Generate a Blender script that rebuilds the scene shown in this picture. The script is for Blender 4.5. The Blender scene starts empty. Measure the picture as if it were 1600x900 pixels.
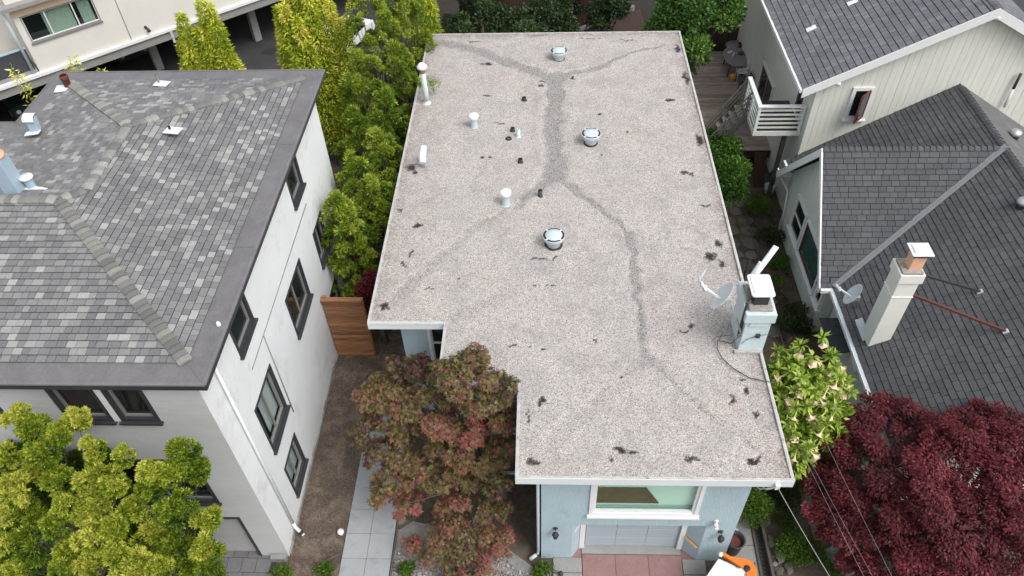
import bpy, bmesh, math, random
import numpy as np
from mathutils import Vector, Matrix

random.seed(7)
RNG = np.random.default_rng(11)
S = bpy.context.scene
COL = S.collection
PI = math.pi

# ------------------------------------------------------------------ camera
F_PX = 1187.0
def _n(v): v = np.array(v, float); return v / np.linalg.norm(v)
_up = -_n([46, 1140, F_PX]); _Y = _n([48.5, -1239, F_PX]); _Y = _n(_Y - _up * (_Y @ _up)); _X = np.cross(_Y, _up)
if _X[0] < 0: _X = -_X
ROT = np.array([_X, _Y, _up])                # camera axes (x right, y down, z forward) expressed in the world
CAM = np.array([0, 0, 20.95])
cam_d = bpy.data.cameras.new('camera'); cam = bpy.data.objects.new('camera', cam_d); COL.objects.link(cam)
m4 = Matrix.Identity(4)
for r in range(3):
    m4[r][0] = ROT[r, 0]; m4[r][1] = -ROT[r, 1]; m4[r][2] = -ROT[r, 2]; m4[r][3] = CAM[r]
cam.matrix_world = m4
cam_d.sensor_width = 36; cam_d.lens = F_PX / 1600 * 36; cam_d.clip_start = 0.1; cam_d.clip_end = 2000
S.camera = cam
def _ray(px, py): return ROT @ np.array([px - 800, py - 450, F_PX])
def atz(px, py, z): d = _ray(px, py); t = (z - CAM[2]) / d[2]; return CAM + t * d
def aty(px, py, y): d = _ray(px, py); t = y / d[1]; return CAM + t * d
def proj(p):
    q = ROT.T @ (np.array(p, float) - CAM); return 800 + F_PX * q[0] / q[2], 450 + F_PX * q[1] / q[2]

# ------------------------------------------------------------------ light: bright overcast day
SUN_EL, SUN_AZ = math.radians(54), math.radians(128)   # azimuth measured from +Y towards +X
W = bpy.data.worlds.new('World'); S.world = W; W.use_nodes = True
nt = W.node_tree; bg = nt.nodes['Background']
sky = nt.nodes.new('ShaderNodeTexSky'); sky.sky_type = 'NISHITA'; sky.sun_disc = False
sky.sun_elevation = SUN_EL; sky.sun_rotation = SUN_AZ; sky.air_density = 1.0; sky.dust_density = 4.0; sky.ozone_density = 1.0
hs = nt.nodes.new('ShaderNodeHueSaturation'); hs.inputs['Saturation'].default_value = 0.22
nt.links.new(sky.outputs[0], hs.inputs['Color']); nt.links.new(hs.outputs[0], bg.inputs['Color'])
bg.inputs['Strength'].default_value = 0.15
sd = bpy.data.lights.new('sun', 'SUN'); sd.energy = 0.75; sd.angle = math.radians(26); sd.color = (1.0, 0.965, 0.92)
so = bpy.data.objects.new('sun', sd); COL.objects.link(so)
sdir = Vector((math.sin(SUN_AZ) * math.cos(SUN_EL), math.cos(SUN_AZ) * math.cos(SUN_EL), math.sin(SUN_EL)))
so.rotation_euler = sdir.to_track_quat('Z', 'Y').to_euler(); so.location = (0, 0, 60)
S.view_settings.view_transform = 'Standard'; S.view_settings.look = 'None'
S.view_settings.gamma = 1.0; S.view_settings.use_curve_mapping = False; S.view_settings.exposure = 0.67
S.cycles.max_bounces = 6; S.cycles.transparent_max_bounces = 6

# ------------------------------------------------------------------ helpers: materials
def lin(r, g, b):
    f = lambda c: (c / 255 / 12.92) if c / 255 <= 0.04045 else ((c / 255 + 0.055) / 1.055) ** 2.4
    return (f(r), f(g), f(b), 1)
def mat(name, c, rough=0.8, var=0.12, scale=3.0, bump=0.0, bscale=40.0, metal=0.0, fine=0.0, stain=None, spec=0.5, stretch=None):
    m = bpy.data.materials.new(name); m.use_nodes = True
    n, l = m.node_tree.nodes, m.node_tree.links
    b = n['Principled BSDF']; b.inputs['Roughness'].default_value = rough; b.inputs['Metallic'].default_value = metal
    b.inputs['Specular IOR Level'].default_value = spec
    tc = n.new('ShaderNodeTexCoord'); src = tc.outputs['Object']
    if stretch:
        mp = n.new('ShaderNodeMapping'); mp.inputs['Scale'].default_value = stretch; l.new(src, mp.inputs[0]); src = mp.outputs[0]
    nz = n.new('ShaderNodeTexNoise'); nz.inputs['Scale'].default_value = scale; nz.inputs['Detail'].default_value = 6; nz.inputs['Roughness'].default_value = 0.65
    l.new(src, nz.inputs['Vector'])
    mr = n.new('ShaderNodeMapRange'); mr.inputs[1].default_value = 0.25; mr.inputs[2].default_value = 0.75
    mr.inputs[3].default_value = 1 - var; mr.inputs[4].default_value = 1 + var
    l.new(nz.outputs['Fac'], mr.inputs[0])
    mx = n.new('ShaderNodeVectorMath'); mx.operation = 'SCALE'; mx.inputs[0].default_value = c[:3]
    oi = n.new('ShaderNodeObjectInfo')
    ov = n.new('ShaderNodeMapRange'); ov.inputs[3].default_value = 1 - var * 0.5; ov.inputs[4].default_value = 1 + var * 0.5
    l.new(oi.outputs['Random'], ov.inputs[0])
    mm = n.new('ShaderNodeMath'); mm.operation = 'MULTIPLY'; l.new(mr.outputs[0], mm.inputs[0]); l.new(ov.outputs[0], mm.inputs[1])
    fac = mm.outputs[0]
    if fine:
        n2 = n.new('ShaderNodeTexNoise'); n2.inputs['Scale'].default_value = bscale; n2.inputs['Detail'].default_value = 3
        l.new(tc.outputs['Object'], n2.inputs['Vector'])
        m2 = n.new('ShaderNodeMapRange'); m2.inputs[1].default_value = 0.3; m2.inputs[2].default_value = 0.7
        m2.inputs[3].default_value = 1 - fine; m2.inputs[4].default_value = 1 + fine; l.new(n2.outputs['Fac'], m2.inputs[0])
        m3 = n.new('ShaderNodeMath'); m3.operation = 'MULTIPLY'; l.new(fac, m3.inputs[0]); l.new(m2.outputs[0], m3.inputs[1]); fac = m3.outputs[0]
    l.new(fac, mx.inputs['Scale'])
    out = mx.outputs[0]
    if stain:                                   # weathering blotches with a shape of their own
        n4 = n.new('ShaderNodeTexNoise'); n4.inputs['Scale'].default_value = stain[1]; n4.inputs['Detail'].default_value = 8; n4.inputs['Roughness'].default_value = 0.7
        l.new(src, n4.inputs['Vector'])
        r4 = n.new('ShaderNodeMapRange'); r4.inputs[1].default_value = stain[2]; r4.inputs[2].default_value = stain[2] + 0.12; l.new(n4.outputs['Fac'], r4.inputs[0])
        r5 = n.new('ShaderNodeMath'); r5.operation = 'MULTIPLY'; r5.inputs[1].default_value = stain[3]; l.new(r4.outputs[0], r5.inputs[0])
        mi = n.new('ShaderNodeMix'); mi.data_type = 'RGBA'; mi.inputs['B'].default_value = stain[0]
        l.new(r5.outputs[0], mi.inputs['Factor']); l.new(out, mi.inputs['A']); out = mi.outputs['Result']
    l.new(out, b.inputs['Base Color'])
    if bump:
        bn = n.new('ShaderNodeTexNoise'); bn.inputs['Scale'].default_value = bscale; bn.inputs['Detail'].default_value = 4
        l.new(src, bn.inputs['Vector'])
        bp = n.new('ShaderNodeBump'); bp.inputs['Strength'].default_value = bump; bp.inputs['Distance'].default_value = 0.02
        l.new(bn.outputs['Fac'], bp.inputs['Height']); l.new(bp.outputs[0], b.inputs['Normal'])
    return m
def ramp_node(n, stops, const=False):
    r = n.new('ShaderNodeValToRGB'); e = r.color_ramp.elements
    r.color_ramp.interpolation = 'CONSTANT' if const else 'LINEAR'
    e[0].position, e[0].color = stops[0]; e[1].position, e[1].color = stops[1]
    for p, c in stops[2:]:
        x = e.new(p); x.color = c
    return r
def leaf_mat(name, stops, trans=0.16, rough=0.55):
    m = bpy.data.materials.new(name); m.use_nodes = True
    n, l = m.node_tree.nodes, m.node_tree.links
    b = n['Principled BSDF']; b.inputs['Roughness'].default_value = rough; b.inputs['Specular IOR Level'].default_value = 0.3
    at = n.new('ShaderNodeAttribute'); at.attribute_name = 'tone'
    r = ramp_node(n, stops); l.new(at.outputs['Fac'], r.inputs[0]); l.new(r.outputs[0], b.inputs['Base Color'])
    t = n.new('ShaderNodeBsdfTranslucent'); l.new(r.outputs[0], t.inputs['Color'])
    mx = n.new('ShaderNodeMixShader'); mx.inputs[0].default_value = trans
    l.new(b.outputs[0], mx.inputs[1]); l.new(t.outputs[0], mx.inputs[2]); l.new(mx.outputs[0], n['Material Output'].inputs['Surface'])
    return m
def shingle_mat(name, stops, rough=0.9, fine=0.2):
    m = bpy.data.materials.new(name); m.use_nodes = True
    n, l = m.node_tree.nodes, m.node_tree.links
    b = n['Principled BSDF']; b.inputs['Roughness'].default_value = rough; b.inputs['Specular IOR Level'].default_value = 0.25
    at = n.new('ShaderNodeAttribute'); at.attribute_name = 'tone'
    oi = n.new('ShaderNodeObjectInfo')
    ad = n.new('ShaderNodeMath'); ad.operation = 'ADD'; l.new(at.outputs['Fac'], ad.inputs[0]); l.new(oi.outputs['Random'], ad.inputs[1])
    fr = n.new('ShaderNodeMath'); fr.operation = 'FRACT'; l.new(ad.outputs[0], fr.inputs[0])
    r = ramp_node(n, stops); l.new(fr.outputs[0], r.inputs[0])
    ge = n.new('ShaderNodeNewGeometry')
    def fac(scale, lo, hi, detail=4):
        z = n.new('ShaderNodeTexNoise'); z.inputs['Scale'].default_value = scale; z.inputs['Detail'].default_value = detail; l.new(ge.outputs['Position'], z.inputs['Vector'])
        q = n.new('ShaderNodeMapRange'); q.inputs[1].default_value = 0.3; q.inputs[2].default_value = 0.7; q.inputs[3].default_value = lo; q.inputs[4].default_value = hi
        l.new(z.outputs['Fac'], q.inputs[0]); return q.outputs[0]
    k = n.new('ShaderNodeMath'); k.operation = 'MULTIPLY'; l.new(fac(60, 1 - fine, 1 + fine), k.inputs[0]); l.new(fac(0.8, 0.9, 1.1), k.inputs[1])
    v = n.new('ShaderNodeVectorMath'); v.operation = 'SCALE'; l.new(r.outputs[0], v.inputs[0]); l.new(k.outputs[0], v.inputs['Scale'])
    l.new(v.outputs[0], b.inputs['Base Color'])
    return m
def glass_mat(name, tint, rough=0.03, through=0.0, hue=(0.93, 0.97, 0.96, 1)):
    m = bpy.data.materials.new(name); m.use_nodes = True
    n, l = m.node_tree.nodes, m.node_tree.links
    b = n['Principled BSDF']; b.inputs['Base Color'].default_value = tint; b.inputs['Roughness'].default_value = rough
    b.inputs['Specular IOR Level'].default_value = 0.6
    if through:
        tr = n.new('ShaderNodeBsdfTransparent'); tr.inputs['Color'].default_value = hue
        mx = n.new('ShaderNodeMixShader'); mx.inputs[0].default_value = through
        l.new(b.outputs[0], mx.inputs[1]); l.new(tr.outputs[0], mx.inputs[2]); l.new(mx.outputs[0], n['Material Output'].inputs['Surface'])
    return m

M = {}
M['white'] = mat('white_paint', (0.72, 0.73, 0.73, 1), 0.45, 0.05, 2.5, stain=((0.42, 0.41, 0.38, 1), 5, 0.62, 0.3))
M['white_metal'] = mat('white_coated_metal', (0.76, 0.78, 0.79, 1), 0.35, 0.05, 4, stain=((0.4, 0.38, 0.35, 1), 6, 0.64, 0.35))
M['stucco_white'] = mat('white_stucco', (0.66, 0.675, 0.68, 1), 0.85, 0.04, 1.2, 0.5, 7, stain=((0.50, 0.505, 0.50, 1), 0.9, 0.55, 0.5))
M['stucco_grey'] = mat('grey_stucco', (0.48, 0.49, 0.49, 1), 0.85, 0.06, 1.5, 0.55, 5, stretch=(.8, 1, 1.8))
M['stucco_blue'] = mat('pale_blue_stucco', (0.36, 0.465, 0.51, 1), 0.85, 0.06, 2.5, 0.7, 18, stain=((0.31, 0.365, 0.385, 1), 2.2, 0.56, 0.45), stretch=(1, 1, .55))
M['door_blue'] = mat('pale_blue_door_paint', (0.36, 0.43, 0.465, 1), 0.5, 0.04, 3, stain=((0.34, 0.40, 0.42, 1), 4, 0.6, 0.3))
M['fascia_pale'] = mat('pale_fascia_paint', (0.66, 0.70, 0.71, 1), 0.5, 0.05, 2, stain=((0.4, 0.41, 0.4, 1), 4, 0.6, 0.35))
M['coping'] = mat('weathered_roof_edging', (0.42, 0.41, 0.39, 1), 0.7, 0.25, 6, 0.2, 40, stain=((0.09, 0.085, 0.08, 1), 5, 0.56, 0.7))
M['charcoal'] = mat('charcoal_paint', (0.035, 0.037, 0.042, 1), 0.5, 0.1, 4)
M['frame_grey'] = mat('grey_window_frame', (0.22, 0.215, 0.205, 1), 0.45, 0.08, 4)
M['torch_down'] = mat('grey_rolled_roofing', (0.145, 0.142, 0.148, 1), 0.9, 0.2, 1.6, 0.2, 60, fine=0.18, stain=((0.24, 0.235, 0.235, 1), 2.2, 0.58, 0.45))
M['underlay'] = mat('roof_underlay', (0.03, 0.03, 0.033, 1), 0.9)
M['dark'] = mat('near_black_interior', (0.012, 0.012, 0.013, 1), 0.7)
M['pane'] = glass_mat('dark_window_glass', (0.012, 0.015, 0.015, 1), 0.05)
M['pane_clear'] = glass_mat('clear_window_glass', (0.01, 0.02, 0.018, 1), 0.02, 0.85)
M['pane_front'] = glass_mat('clear_picture_glass', (0.01, 0.02, 0.018, 1), 0.02, 0.92, (0.94, 1.0, 0.97, 1))
M['pane_green'] = glass_mat('green_tinted_glass', (0.035, 0.085, 0.07, 1), 0.06)
M['siding'] = mat('sage_cream_siding', (0.64, 0.645, 0.58, 1), 0.7, 0.06, 2, 0.12, 30, stretch=(6, 6, 0.7))
M['trim'] = mat('white_trim_paint', (0.70, 0.71, 0.70, 1), 0.5, 0.04, 3)
M['red_trim'] = mat('dark_red_sash_paint', (0.12, 0.025, 0.03, 1), 0.5)
M['galv'] = mat('galvanised_metal', (0.50, 0.57, 0.61, 1), 0.45, 0.1, 6, metal=0.15, stain=((0.33, 0.36, 0.38, 1), 6, 0.58, 0.5))
M['blue_metal'] = mat('blue_grey_painted_metal', (0.33, 0.43, 0.50, 1), 0.5, 0.06, 4)
M['pale_green'] = mat('pale_green_painted_metal', (0.52, 0.58, 0.56, 1), 0.5, 0.1, 8, stain=((0.28, 0.22, 0.15, 1), 9, 0.62, 0.5))
M['black_rubber'] = mat('black_rubber', (0.02, 0.02, 0.022, 1), 0.6)
M['rust'] = mat('rusty_metal', (0.30, 0.13, 0.05, 1), 0.8, 0.3, 12)
M['terracotta'] = mat('terracotta_clay', (0.70, 0.40, 0.27, 1), 0.75, 0.1, 6)
M['brick_red'] = mat('dark_red_brick', (0.10, 0.03, 0.022, 1), 0.8, 0.3, 10)
M['chim_paint'] = mat('cream_masonry_paint', (0.74, 0.74, 0.69, 1), 0.75, 0.05, 3, 0.2, 20)
M['mortar'] = mat('rough_mortar', (0.30, 0.29, 0.26, 1), 0.95, 0.35, 14, 0.6, 30)
M['soil'] = mat('bare_brown_soil', (0.085, 0.064, 0.049, 1), 0.95, 0.35, 0.9, 0.8, 12, fine=0.35, stain=((0.175, 0.138, 0.105, 1), 1.6, 0.47, 0.85))
M['soil_dark'] = mat('dark_garden_soil', (0.075, 0.056, 0.042, 1), 0.95, 0.35, 1.5, 0.6, 14, fine=0.3, stain=((0.12, 0.10, 0.075, 1), 1.4, 0.5, 0.7))
M['shaded_soil'] = mat('soil_painted_shade', (0.022, 0.018, 0.014, 1), 0.95, 0.4, 2, 0.6, 14, fine=0.3)  # back yard soil, its deep shade put into the colour
M['asphalt'] = mat('worn_asphalt', (0.036, 0.036, 0.037, 1), 0.9, 0.25, 1.2, 0.3, 50, fine=0.2)
M['concrete'] = mat('pale_concrete', (0.26, 0.258, 0.245, 1), 0.85, 0.12, 2, 0.15, 40, fine=0.1, stain=((0.2, 0.195, 0.18, 1), 2.3, 0.56, 0.5))
M['slab'] = mat('blue_grey_concrete_slab', (0.30, 0.322, 0.338, 1), 0.85, 0.05, 2, 0.1, 40, fine=0.06, stain=((0.18, 0.195, 0.21, 1), 2.2, 0.55, 0.5))
M['slab_red'] = mat('pink_red_concrete', (0.25, 0.148, 0.142, 1), 0.85, 0.14, 2.5, 0.1, 40, fine=0.12, stain=((0.16, 0.105, 0.10, 1), 3.2, 0.58, 0.6))
M['flag'] = mat('grey_brown_flagstone', (0.13, 0.115, 0.095, 1), 0.9, 0.3, 3, 0.4, 20)
M['stone'] = mat('grey_stone', (0.20, 0.20, 0.19, 1), 0.9, 0.3, 5, 0.4, 20)
M['cedar'] = mat('orange_cedar_board', (0.27, 0.125, 0.056, 1), 0.7, 0.6, 3, 0.15, 30, stretch=(0.6, 8, 8), stain=((0.12, 0.05, 0.022, 1), 7, 0.62, 0.8))
M['deck_wood'] = mat('weathered_brown_decking', (0.33, 0.265, 0.225, 1), 0.8, 0.5, 2, 0.2, 30, stretch=(1, 9, 9))
M['dark_wood'] = mat('dark_brown_boards', (0.05, 0.027, 0.02, 1), 0.8, 0.25, 3, 0.2, 30, stretch=(8, 8, 0.8))
M['grey_wood'] = mat('weathered_grey_timber', (0.10, 0.085, 0.075, 1), 0.85, 0.25, 3, 0.3, 30)
M['bark'] = mat('grey_brown_bark', (0.10, 0.082, 0.066, 1), 0.9, 0.3, 8, 0.6, 25)
M['culm'] = mat('green_bamboo_culm', (0.16, 0.17, 0.05, 1), 0.5, 0.2, 6)
M['apt_wall'] = mat('ivory_stucco', (0.64, 0.62, 0.57, 1), 0.85, 0.05, 1.2, 0.2, 30)
M['apt_pink'] = mat('peach_painted_soffit', (0.62, 0.46, 0.34, 1), 0.85, 0.08, 1.2)
M['curtain'] = mat('pale_green_curtain', (0.50, 0.60, 0.50, 1), 0.9, 0.1, 8)
M['orange'] = mat('orange_plastic', (0.80, 0.19, 0.015, 1), 0.4, 0.05, 4)
M['yellow'] = mat('yellow_plastic', (0.66, 0.34, 0.03, 1), 0.5)
M['steel'] = mat('brushed_steel', (0.55, 0.56, 0.57, 1), 0.35, metal=0.7)
M['car_green'] = mat('dark_green_car_paint', (0.03, 0.045, 0.042, 1), 0.25)
M['car_white'] = mat('white_car_paint', (0.75, 0.76, 0.77, 1), 0.25, 0.02)
M['awning'] = mat('dark_blue_grey_canvas', (0.05, 0.055, 0.065, 1), 0.9, 0.2, 5)
M['plaque'] = mat('pale_pink_plaque', (0.60, 0.56, 0.58, 1), 0.5)
M['pot'] = mat('dark_flower_pot', (0.06, 0.06, 0.065, 1), 0.6)
M['flower'] = mat('cream_peach_petal', (0.76, 0.58, 0.41, 1), 0.6, 0.3, 8)
M['table_grey'] = mat('weathered_grey_table', (0.22, 0.21, 0.205, 1), 0.6, 0.15, 5)
M['interior_teal'] = mat('pale_teal_room_wall', (0.42, 0.62, 0.56, 1), 0.8, 0.03, 2)
M['floor_reflection_brown'] = mat('brown_floor_and_reflection', (0.14, 0.10, 0.055, 1), 0.8, 0.15, 4)

M['dish_grey'] = mat('pale_blue_grey_dish', (0.58, 0.62, 0.65, 1), 0.4, 0.05, 4)
g_ = lambda v, k=1.0: (v * k, v * k * 0.99, v * k * 1.015, 1)
M['shingle_light'] = shingle_mat('mixed_grey_shingle', [(0.0, (0.142, 0.142, 0.147, 1)), (0.3, (0.162, 0.162, 0.167, 1)), (0.6, (0.186, 0.186, 0.189, 1)), (0.80, (0.208, 0.21, 0.206, 1)), (0.90, (0.265, 0.268, 0.263, 1)), (1.0, (0.325, 0.329, 0.322, 1))])
M['cap_light'] = shingle_mat('grey_ridge_shingle', [(0.0, (0.14, 0.14, 0.138, 1)), (0.5, (0.19, 0.19, 0.178, 1)), (1.0, (0.30, 0.30, 0.275, 1))])
M['shingle_dark'] = shingle_mat('charcoal_shingle', [(0.0, (0.076, 0.078, 0.084, 1)), (0.6, (0.085, 0.087, 0.094, 1)), (1.0, (0.096, 0.098, 0.106, 1))])
M['shingle_blue'] = shingle_mat('slate_grey_shingle', [(0.0, (0.132, 0.136, 0.150, 1)), (0.6, (0.152, 0.157, 0.172, 1)), (1.0, (0.182, 0.187, 0.204, 1))])

# leaves: linear ramps; the yew pine ramps also reach down to painted inner shade
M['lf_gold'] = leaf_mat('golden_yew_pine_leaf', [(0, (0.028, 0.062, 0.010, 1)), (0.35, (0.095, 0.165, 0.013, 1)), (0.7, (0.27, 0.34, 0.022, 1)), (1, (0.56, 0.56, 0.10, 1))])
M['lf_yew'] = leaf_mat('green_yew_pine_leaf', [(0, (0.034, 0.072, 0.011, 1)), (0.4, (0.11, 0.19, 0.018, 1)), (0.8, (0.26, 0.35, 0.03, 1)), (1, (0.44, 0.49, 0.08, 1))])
M['lf_bamboo'] = leaf_mat('yellow_green_bamboo_leaf', [(0, (0.12, 0.20, 0.018, 1)), (0.45, (0.33, 0.43, 0.03, 1)), (0.8, (0.62, 0.63, 0.055, 1)), (1, (0.80, 0.74, 0.18, 1))])
M['lf_green'] = leaf_mat('fresh_green_leaf', [(0, (0.03, 0.07, 0.015, 1)), (0.5, (0.07, 0.16, 0.028, 1)), (1, (0.20, 0.32, 0.06, 1))])
M['lf_citrus'] = leaf_mat('glossy_green_leaf', [(0, (0.025, 0.065, 0.012, 1)), (0.5, (0.055, 0.135, 0.018, 1)), (1, (0.14, 0.25, 0.03, 1))], 0.25, 0.4)
M['lf_dark'] = leaf_mat('dark_green_leaf', [(0, (0.016, 0.03, 0.012, 1)), (0.6, (0.035, 0.062, 0.022, 1)), (1, (0.09, 0.13, 0.04, 1))])
M['lf_maple'] = leaf_mat('turning_maple_leaf', [(0, (0.045, 0.022, 0.028, 1)), (0.18, (0.10, 0.038, 0.040, 1)), (0.34, (0.085, 0.078, 0.026, 1)), (0.48, (0.17, 0.155, 0.042, 1)), (0.6, (0.155, 0.085, 0.05, 1)), (0.78, (0.24, 0.095, 0.07, 1)), (1, (0.25, 0.05, 0.055, 1))])
M['lf_purple'] = leaf_mat('purple_maple_leaf', [(0, (0.034, 0.006, 0.010, 1)), (0.5, (0.10, 0.013, 0.019, 1)), (0.85, (0.20, 0.033, 0.041, 1)), (1, (0.33, 0.08, 0.09, 1))], 0.2, 0.6)
M['lf_red'] = leaf_mat('bright_red_maple_leaf', [(0, (0.06, 0.01, 0.012, 1)), (0.6, (0.16, 0.02, 0.025, 1)), (1, (0.30, 0.07, 0.06, 1))])
M['lf_trumpet'] = leaf_mat('light_green_trumpet_leaf', [(0, (0.07, 0.14, 0.014, 1)), (0.5, (0.22, 0.35, 0.035, 1)), (1, (0.50, 0.56, 0.12, 1))])
M['lf_box'] = leaf_mat('bright_box_leaf', [(0, (0.03, 0.075, 0.01, 1)), (0.5, (0.075, 0.15, 0.015, 1)), (1, (0.16, 0.25, 0.025, 1))])

# ------------------------------------------------------------------ helpers: objects
def put(o, parent=None):
    COL.objects.link(o)
    if parent is not None: o.parent = parent
    return o
def thing(name, label, cat, loc=(0, 0, 0), group=None):
    o = bpy.data.objects.new(name, None); o.empty_display_size = 0.3; o.location = loc
    o['label'] = label; o['category'] = cat
    if group: o['group'] = group
    return put(o)
def tag(o, label, cat, group=None):
    o['label'] = label; o['category'] = cat
    if group: o['group'] = group
    return o
class MB:
    """collects world-space polygons, links them as one mesh object"""
    def __init__(s): s.v = []; s.f = []; s.sm = []
    def poly(s, pts, smooth=False):
        b = len(s.v); s.v += [tuple(p) for p in pts]; s.f.append(tuple(range(b, b + len(pts)))); s.sm.append(smooth); return s
    def grid(s, rows, close=False, smooth=True):
        b = len(s.v); nr, nc = len(rows), len(rows[0])
        for r in rows: s.v += [tuple(p) for p in r]
        for i in range(nr - 1):
            for j in range(nc if close else nc - 1):
                k = (j + 1) % nc
                s.f.append((b + i * nc + j, b + i * nc + k, b + (i + 1) * nc + k, b + (i + 1) * nc + j)); s.sm.append(smooth)
        return s
    def hexa(s, p):                              # p: 8 points, bottom ring then top ring
        b = len(s.v); s.v += [tuple(q) for q in p]
        for f in ((3, 2, 1, 0), (4, 5, 6, 7), (0, 1, 5, 4), (1, 2, 6, 5), (2, 3, 7, 6), (3, 0, 4, 7)):
            s.f.append(tuple(b + i for i in f)); s.sm.append(False)
        return s
    def box(s, a, c):
        x0, y0, z0 = a; x1, y1, z1 = c
        return s.hexa([(x0, y0, z0), (x1, y0, z0), (x1, y1, z0), (x0, y1, z0), (x0, y0, z1), (x1, y0, z1), (x1, y1, z1), (x0, y1, z1)])
    def bar(s, a, b, w, h, up=(0, 0, 1)):        # beam from a to b, w wide, h high, centred
        a, b, up = Vector(a), Vector(b), Vector(up); d = (b - a).normalized(); sd_ = d.cross(up)
        if sd_.length < 1e-4: sd_ = d.cross(Vector((1, 0, 0)))
        sd_.normalize(); u = sd_.cross(d); sw = sd_ * w / 2; uh = u * h / 2
        return s.hexa([a - sw - uh, a + sw - uh, b + sw - uh, b - sw - uh, a - sw + uh, a + sw + uh, b + sw + uh, b - sw + uh])
    def prism(s, pts, off):                      # polygon extruded by vector off
        off = Vector(off); p = [Vector(q) for q in pts]; q = [v + off for v in p]; n = len(p)
        s.poly(p[::-1]); s.poly(q)
        for i in range(n): s.poly([p[i], p[(i + 1) % n], q[(i + 1) % n], q[i]])
        return s
    def tube(s, path, rad, n=8, cap=True):
        path = [Vector(p) for p in path]; m_ = len(path)
        rad = rad if isinstance(rad, (list, tuple)) else [rad] * m_
        rows = []; ref = Vector((0.31, 0.17, 0.93)).normalized()
        for i, p in enumerate(path):
            d = (path[min(i + 1, m_ - 1)] - path[max(i - 1, 0)]).normalized()
            a = d.cross(ref if abs(d.dot(ref)) < 0.95 else Vector((1, 0, 0))).normalized(); b = d.cross(a)
            rows.append([p + (a * math.cos(t) + b * math.sin(t)) * rad[i] for t in [2 * PI * k / n for k in range(n)]])
        s.grid(rows, True)
        if cap: s.poly(rows[0][::-1]); s.poly(rows[-1])
        return s
    def lathe(s, c, prof, n=20, axis=None):      # prof: (radius, height) list; axis: optional direction
        c = Vector(c); ax = Vector(axis or (0, 0, 1)).normalized()
        a = ax.cross(Vector((0, 1, 0)) if abs(ax.y) < 0.9 else Vector((1, 0, 0))).normalized(); b = ax.cross(a)
        rows = [[c + ax * h + (a * math.cos(t) + b * math.sin(t)) * max(r, 1e-4) for t in [2 * PI * k / n for k in range(n)]] for r, h in prof]
        return s.grid(rows, True)
    def build(s, name, m, parent=None, bevel=0.0, stuff=False):
        me = bpy.data.meshes.new(name); me.from_pydata(s.v, [], s.f); me.validate(); me.update()
        if len(me.polygons) == len(s.sm): me.polygons.foreach_set('use_smooth', s.sm)
        o = bpy.data.objects.new(name, me)
        bm = bmesh.new(); bm.from_mesh(me); bmesh.ops.remove_doubles(bm, verts=bm.verts, dist=1e-5); bmesh.ops.recalc_face_normals(bm, faces=bm.faces); bm.to_mesh(me); bm.free()
        me.materials.append(M[m] if isinstance(m, str) else m)
        put(o, parent)
        if parent is not None: o.matrix_parent_inverse = Matrix.Translation(-world_loc(parent))
        if bevel:
            bv = o.modifiers.new('bevel', 'BEVEL'); bv.width = bevel; bv.segments = 2; bv.limit_method = 'ANGLE'
        if stuff: o['kind'] = 'stuff'
        return o
def world_loc(o):                                # things are only translated; every part has world-space vertices
    return Vector(o.location) if o.parent is None else Vector((0, 0, 0))
def box(name, a, c, m, parent=None, bevel=0.0): return MB().box(a, c).build(name, m, parent, bevel)
def struct(o, label=None):
    o['kind'] = 'structure'
    if label: o['label'] = label
    return o
def clip_poly(poly, half):                       # Sutherland-Hodgman in 2-D against a convex CCW polygon
    out = poly
    for i in range(len(half)):
        a, b = half[i], half[(i + 1) % len(half)]
        ex, ey = b[0] - a[0], b[1] - a[1]; inp = out; out = []
        side = lambda p: ex * (p[1] - a[1]) - ey * (p[0] - a[0])
        for k in range(len(inp)):
            p, q = inp[k], inp[(k + 1) % len(inp)]; sp, sq = side(p), side(q)
            if sp >= 0: out.append(p)
            if (sp >= 0) != (sq >= 0):
                t = sp / (sp - sq); out.append((p[0] + (q[0] - p[0]) * t, p[1] + (q[1] - p[1]) * t))
        if len(out) < 3: return []
    return out
def ccw(poly):
    a = sum(poly[i][0] * poly[(i + 1) % len(poly)][1] - poly[(i + 1) % len(poly)][0] * poly[i][1] for i in range(len(poly)))
    return poly if a > 0 else poly[::-1]
def area(poly): return abs(sum(poly[i][0] * poly[(i + 1) % len(poly)][1] - poly[(i + 1) % len(poly)][0] * poly[i][1] for i in range(len(poly)))) / 2

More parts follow.
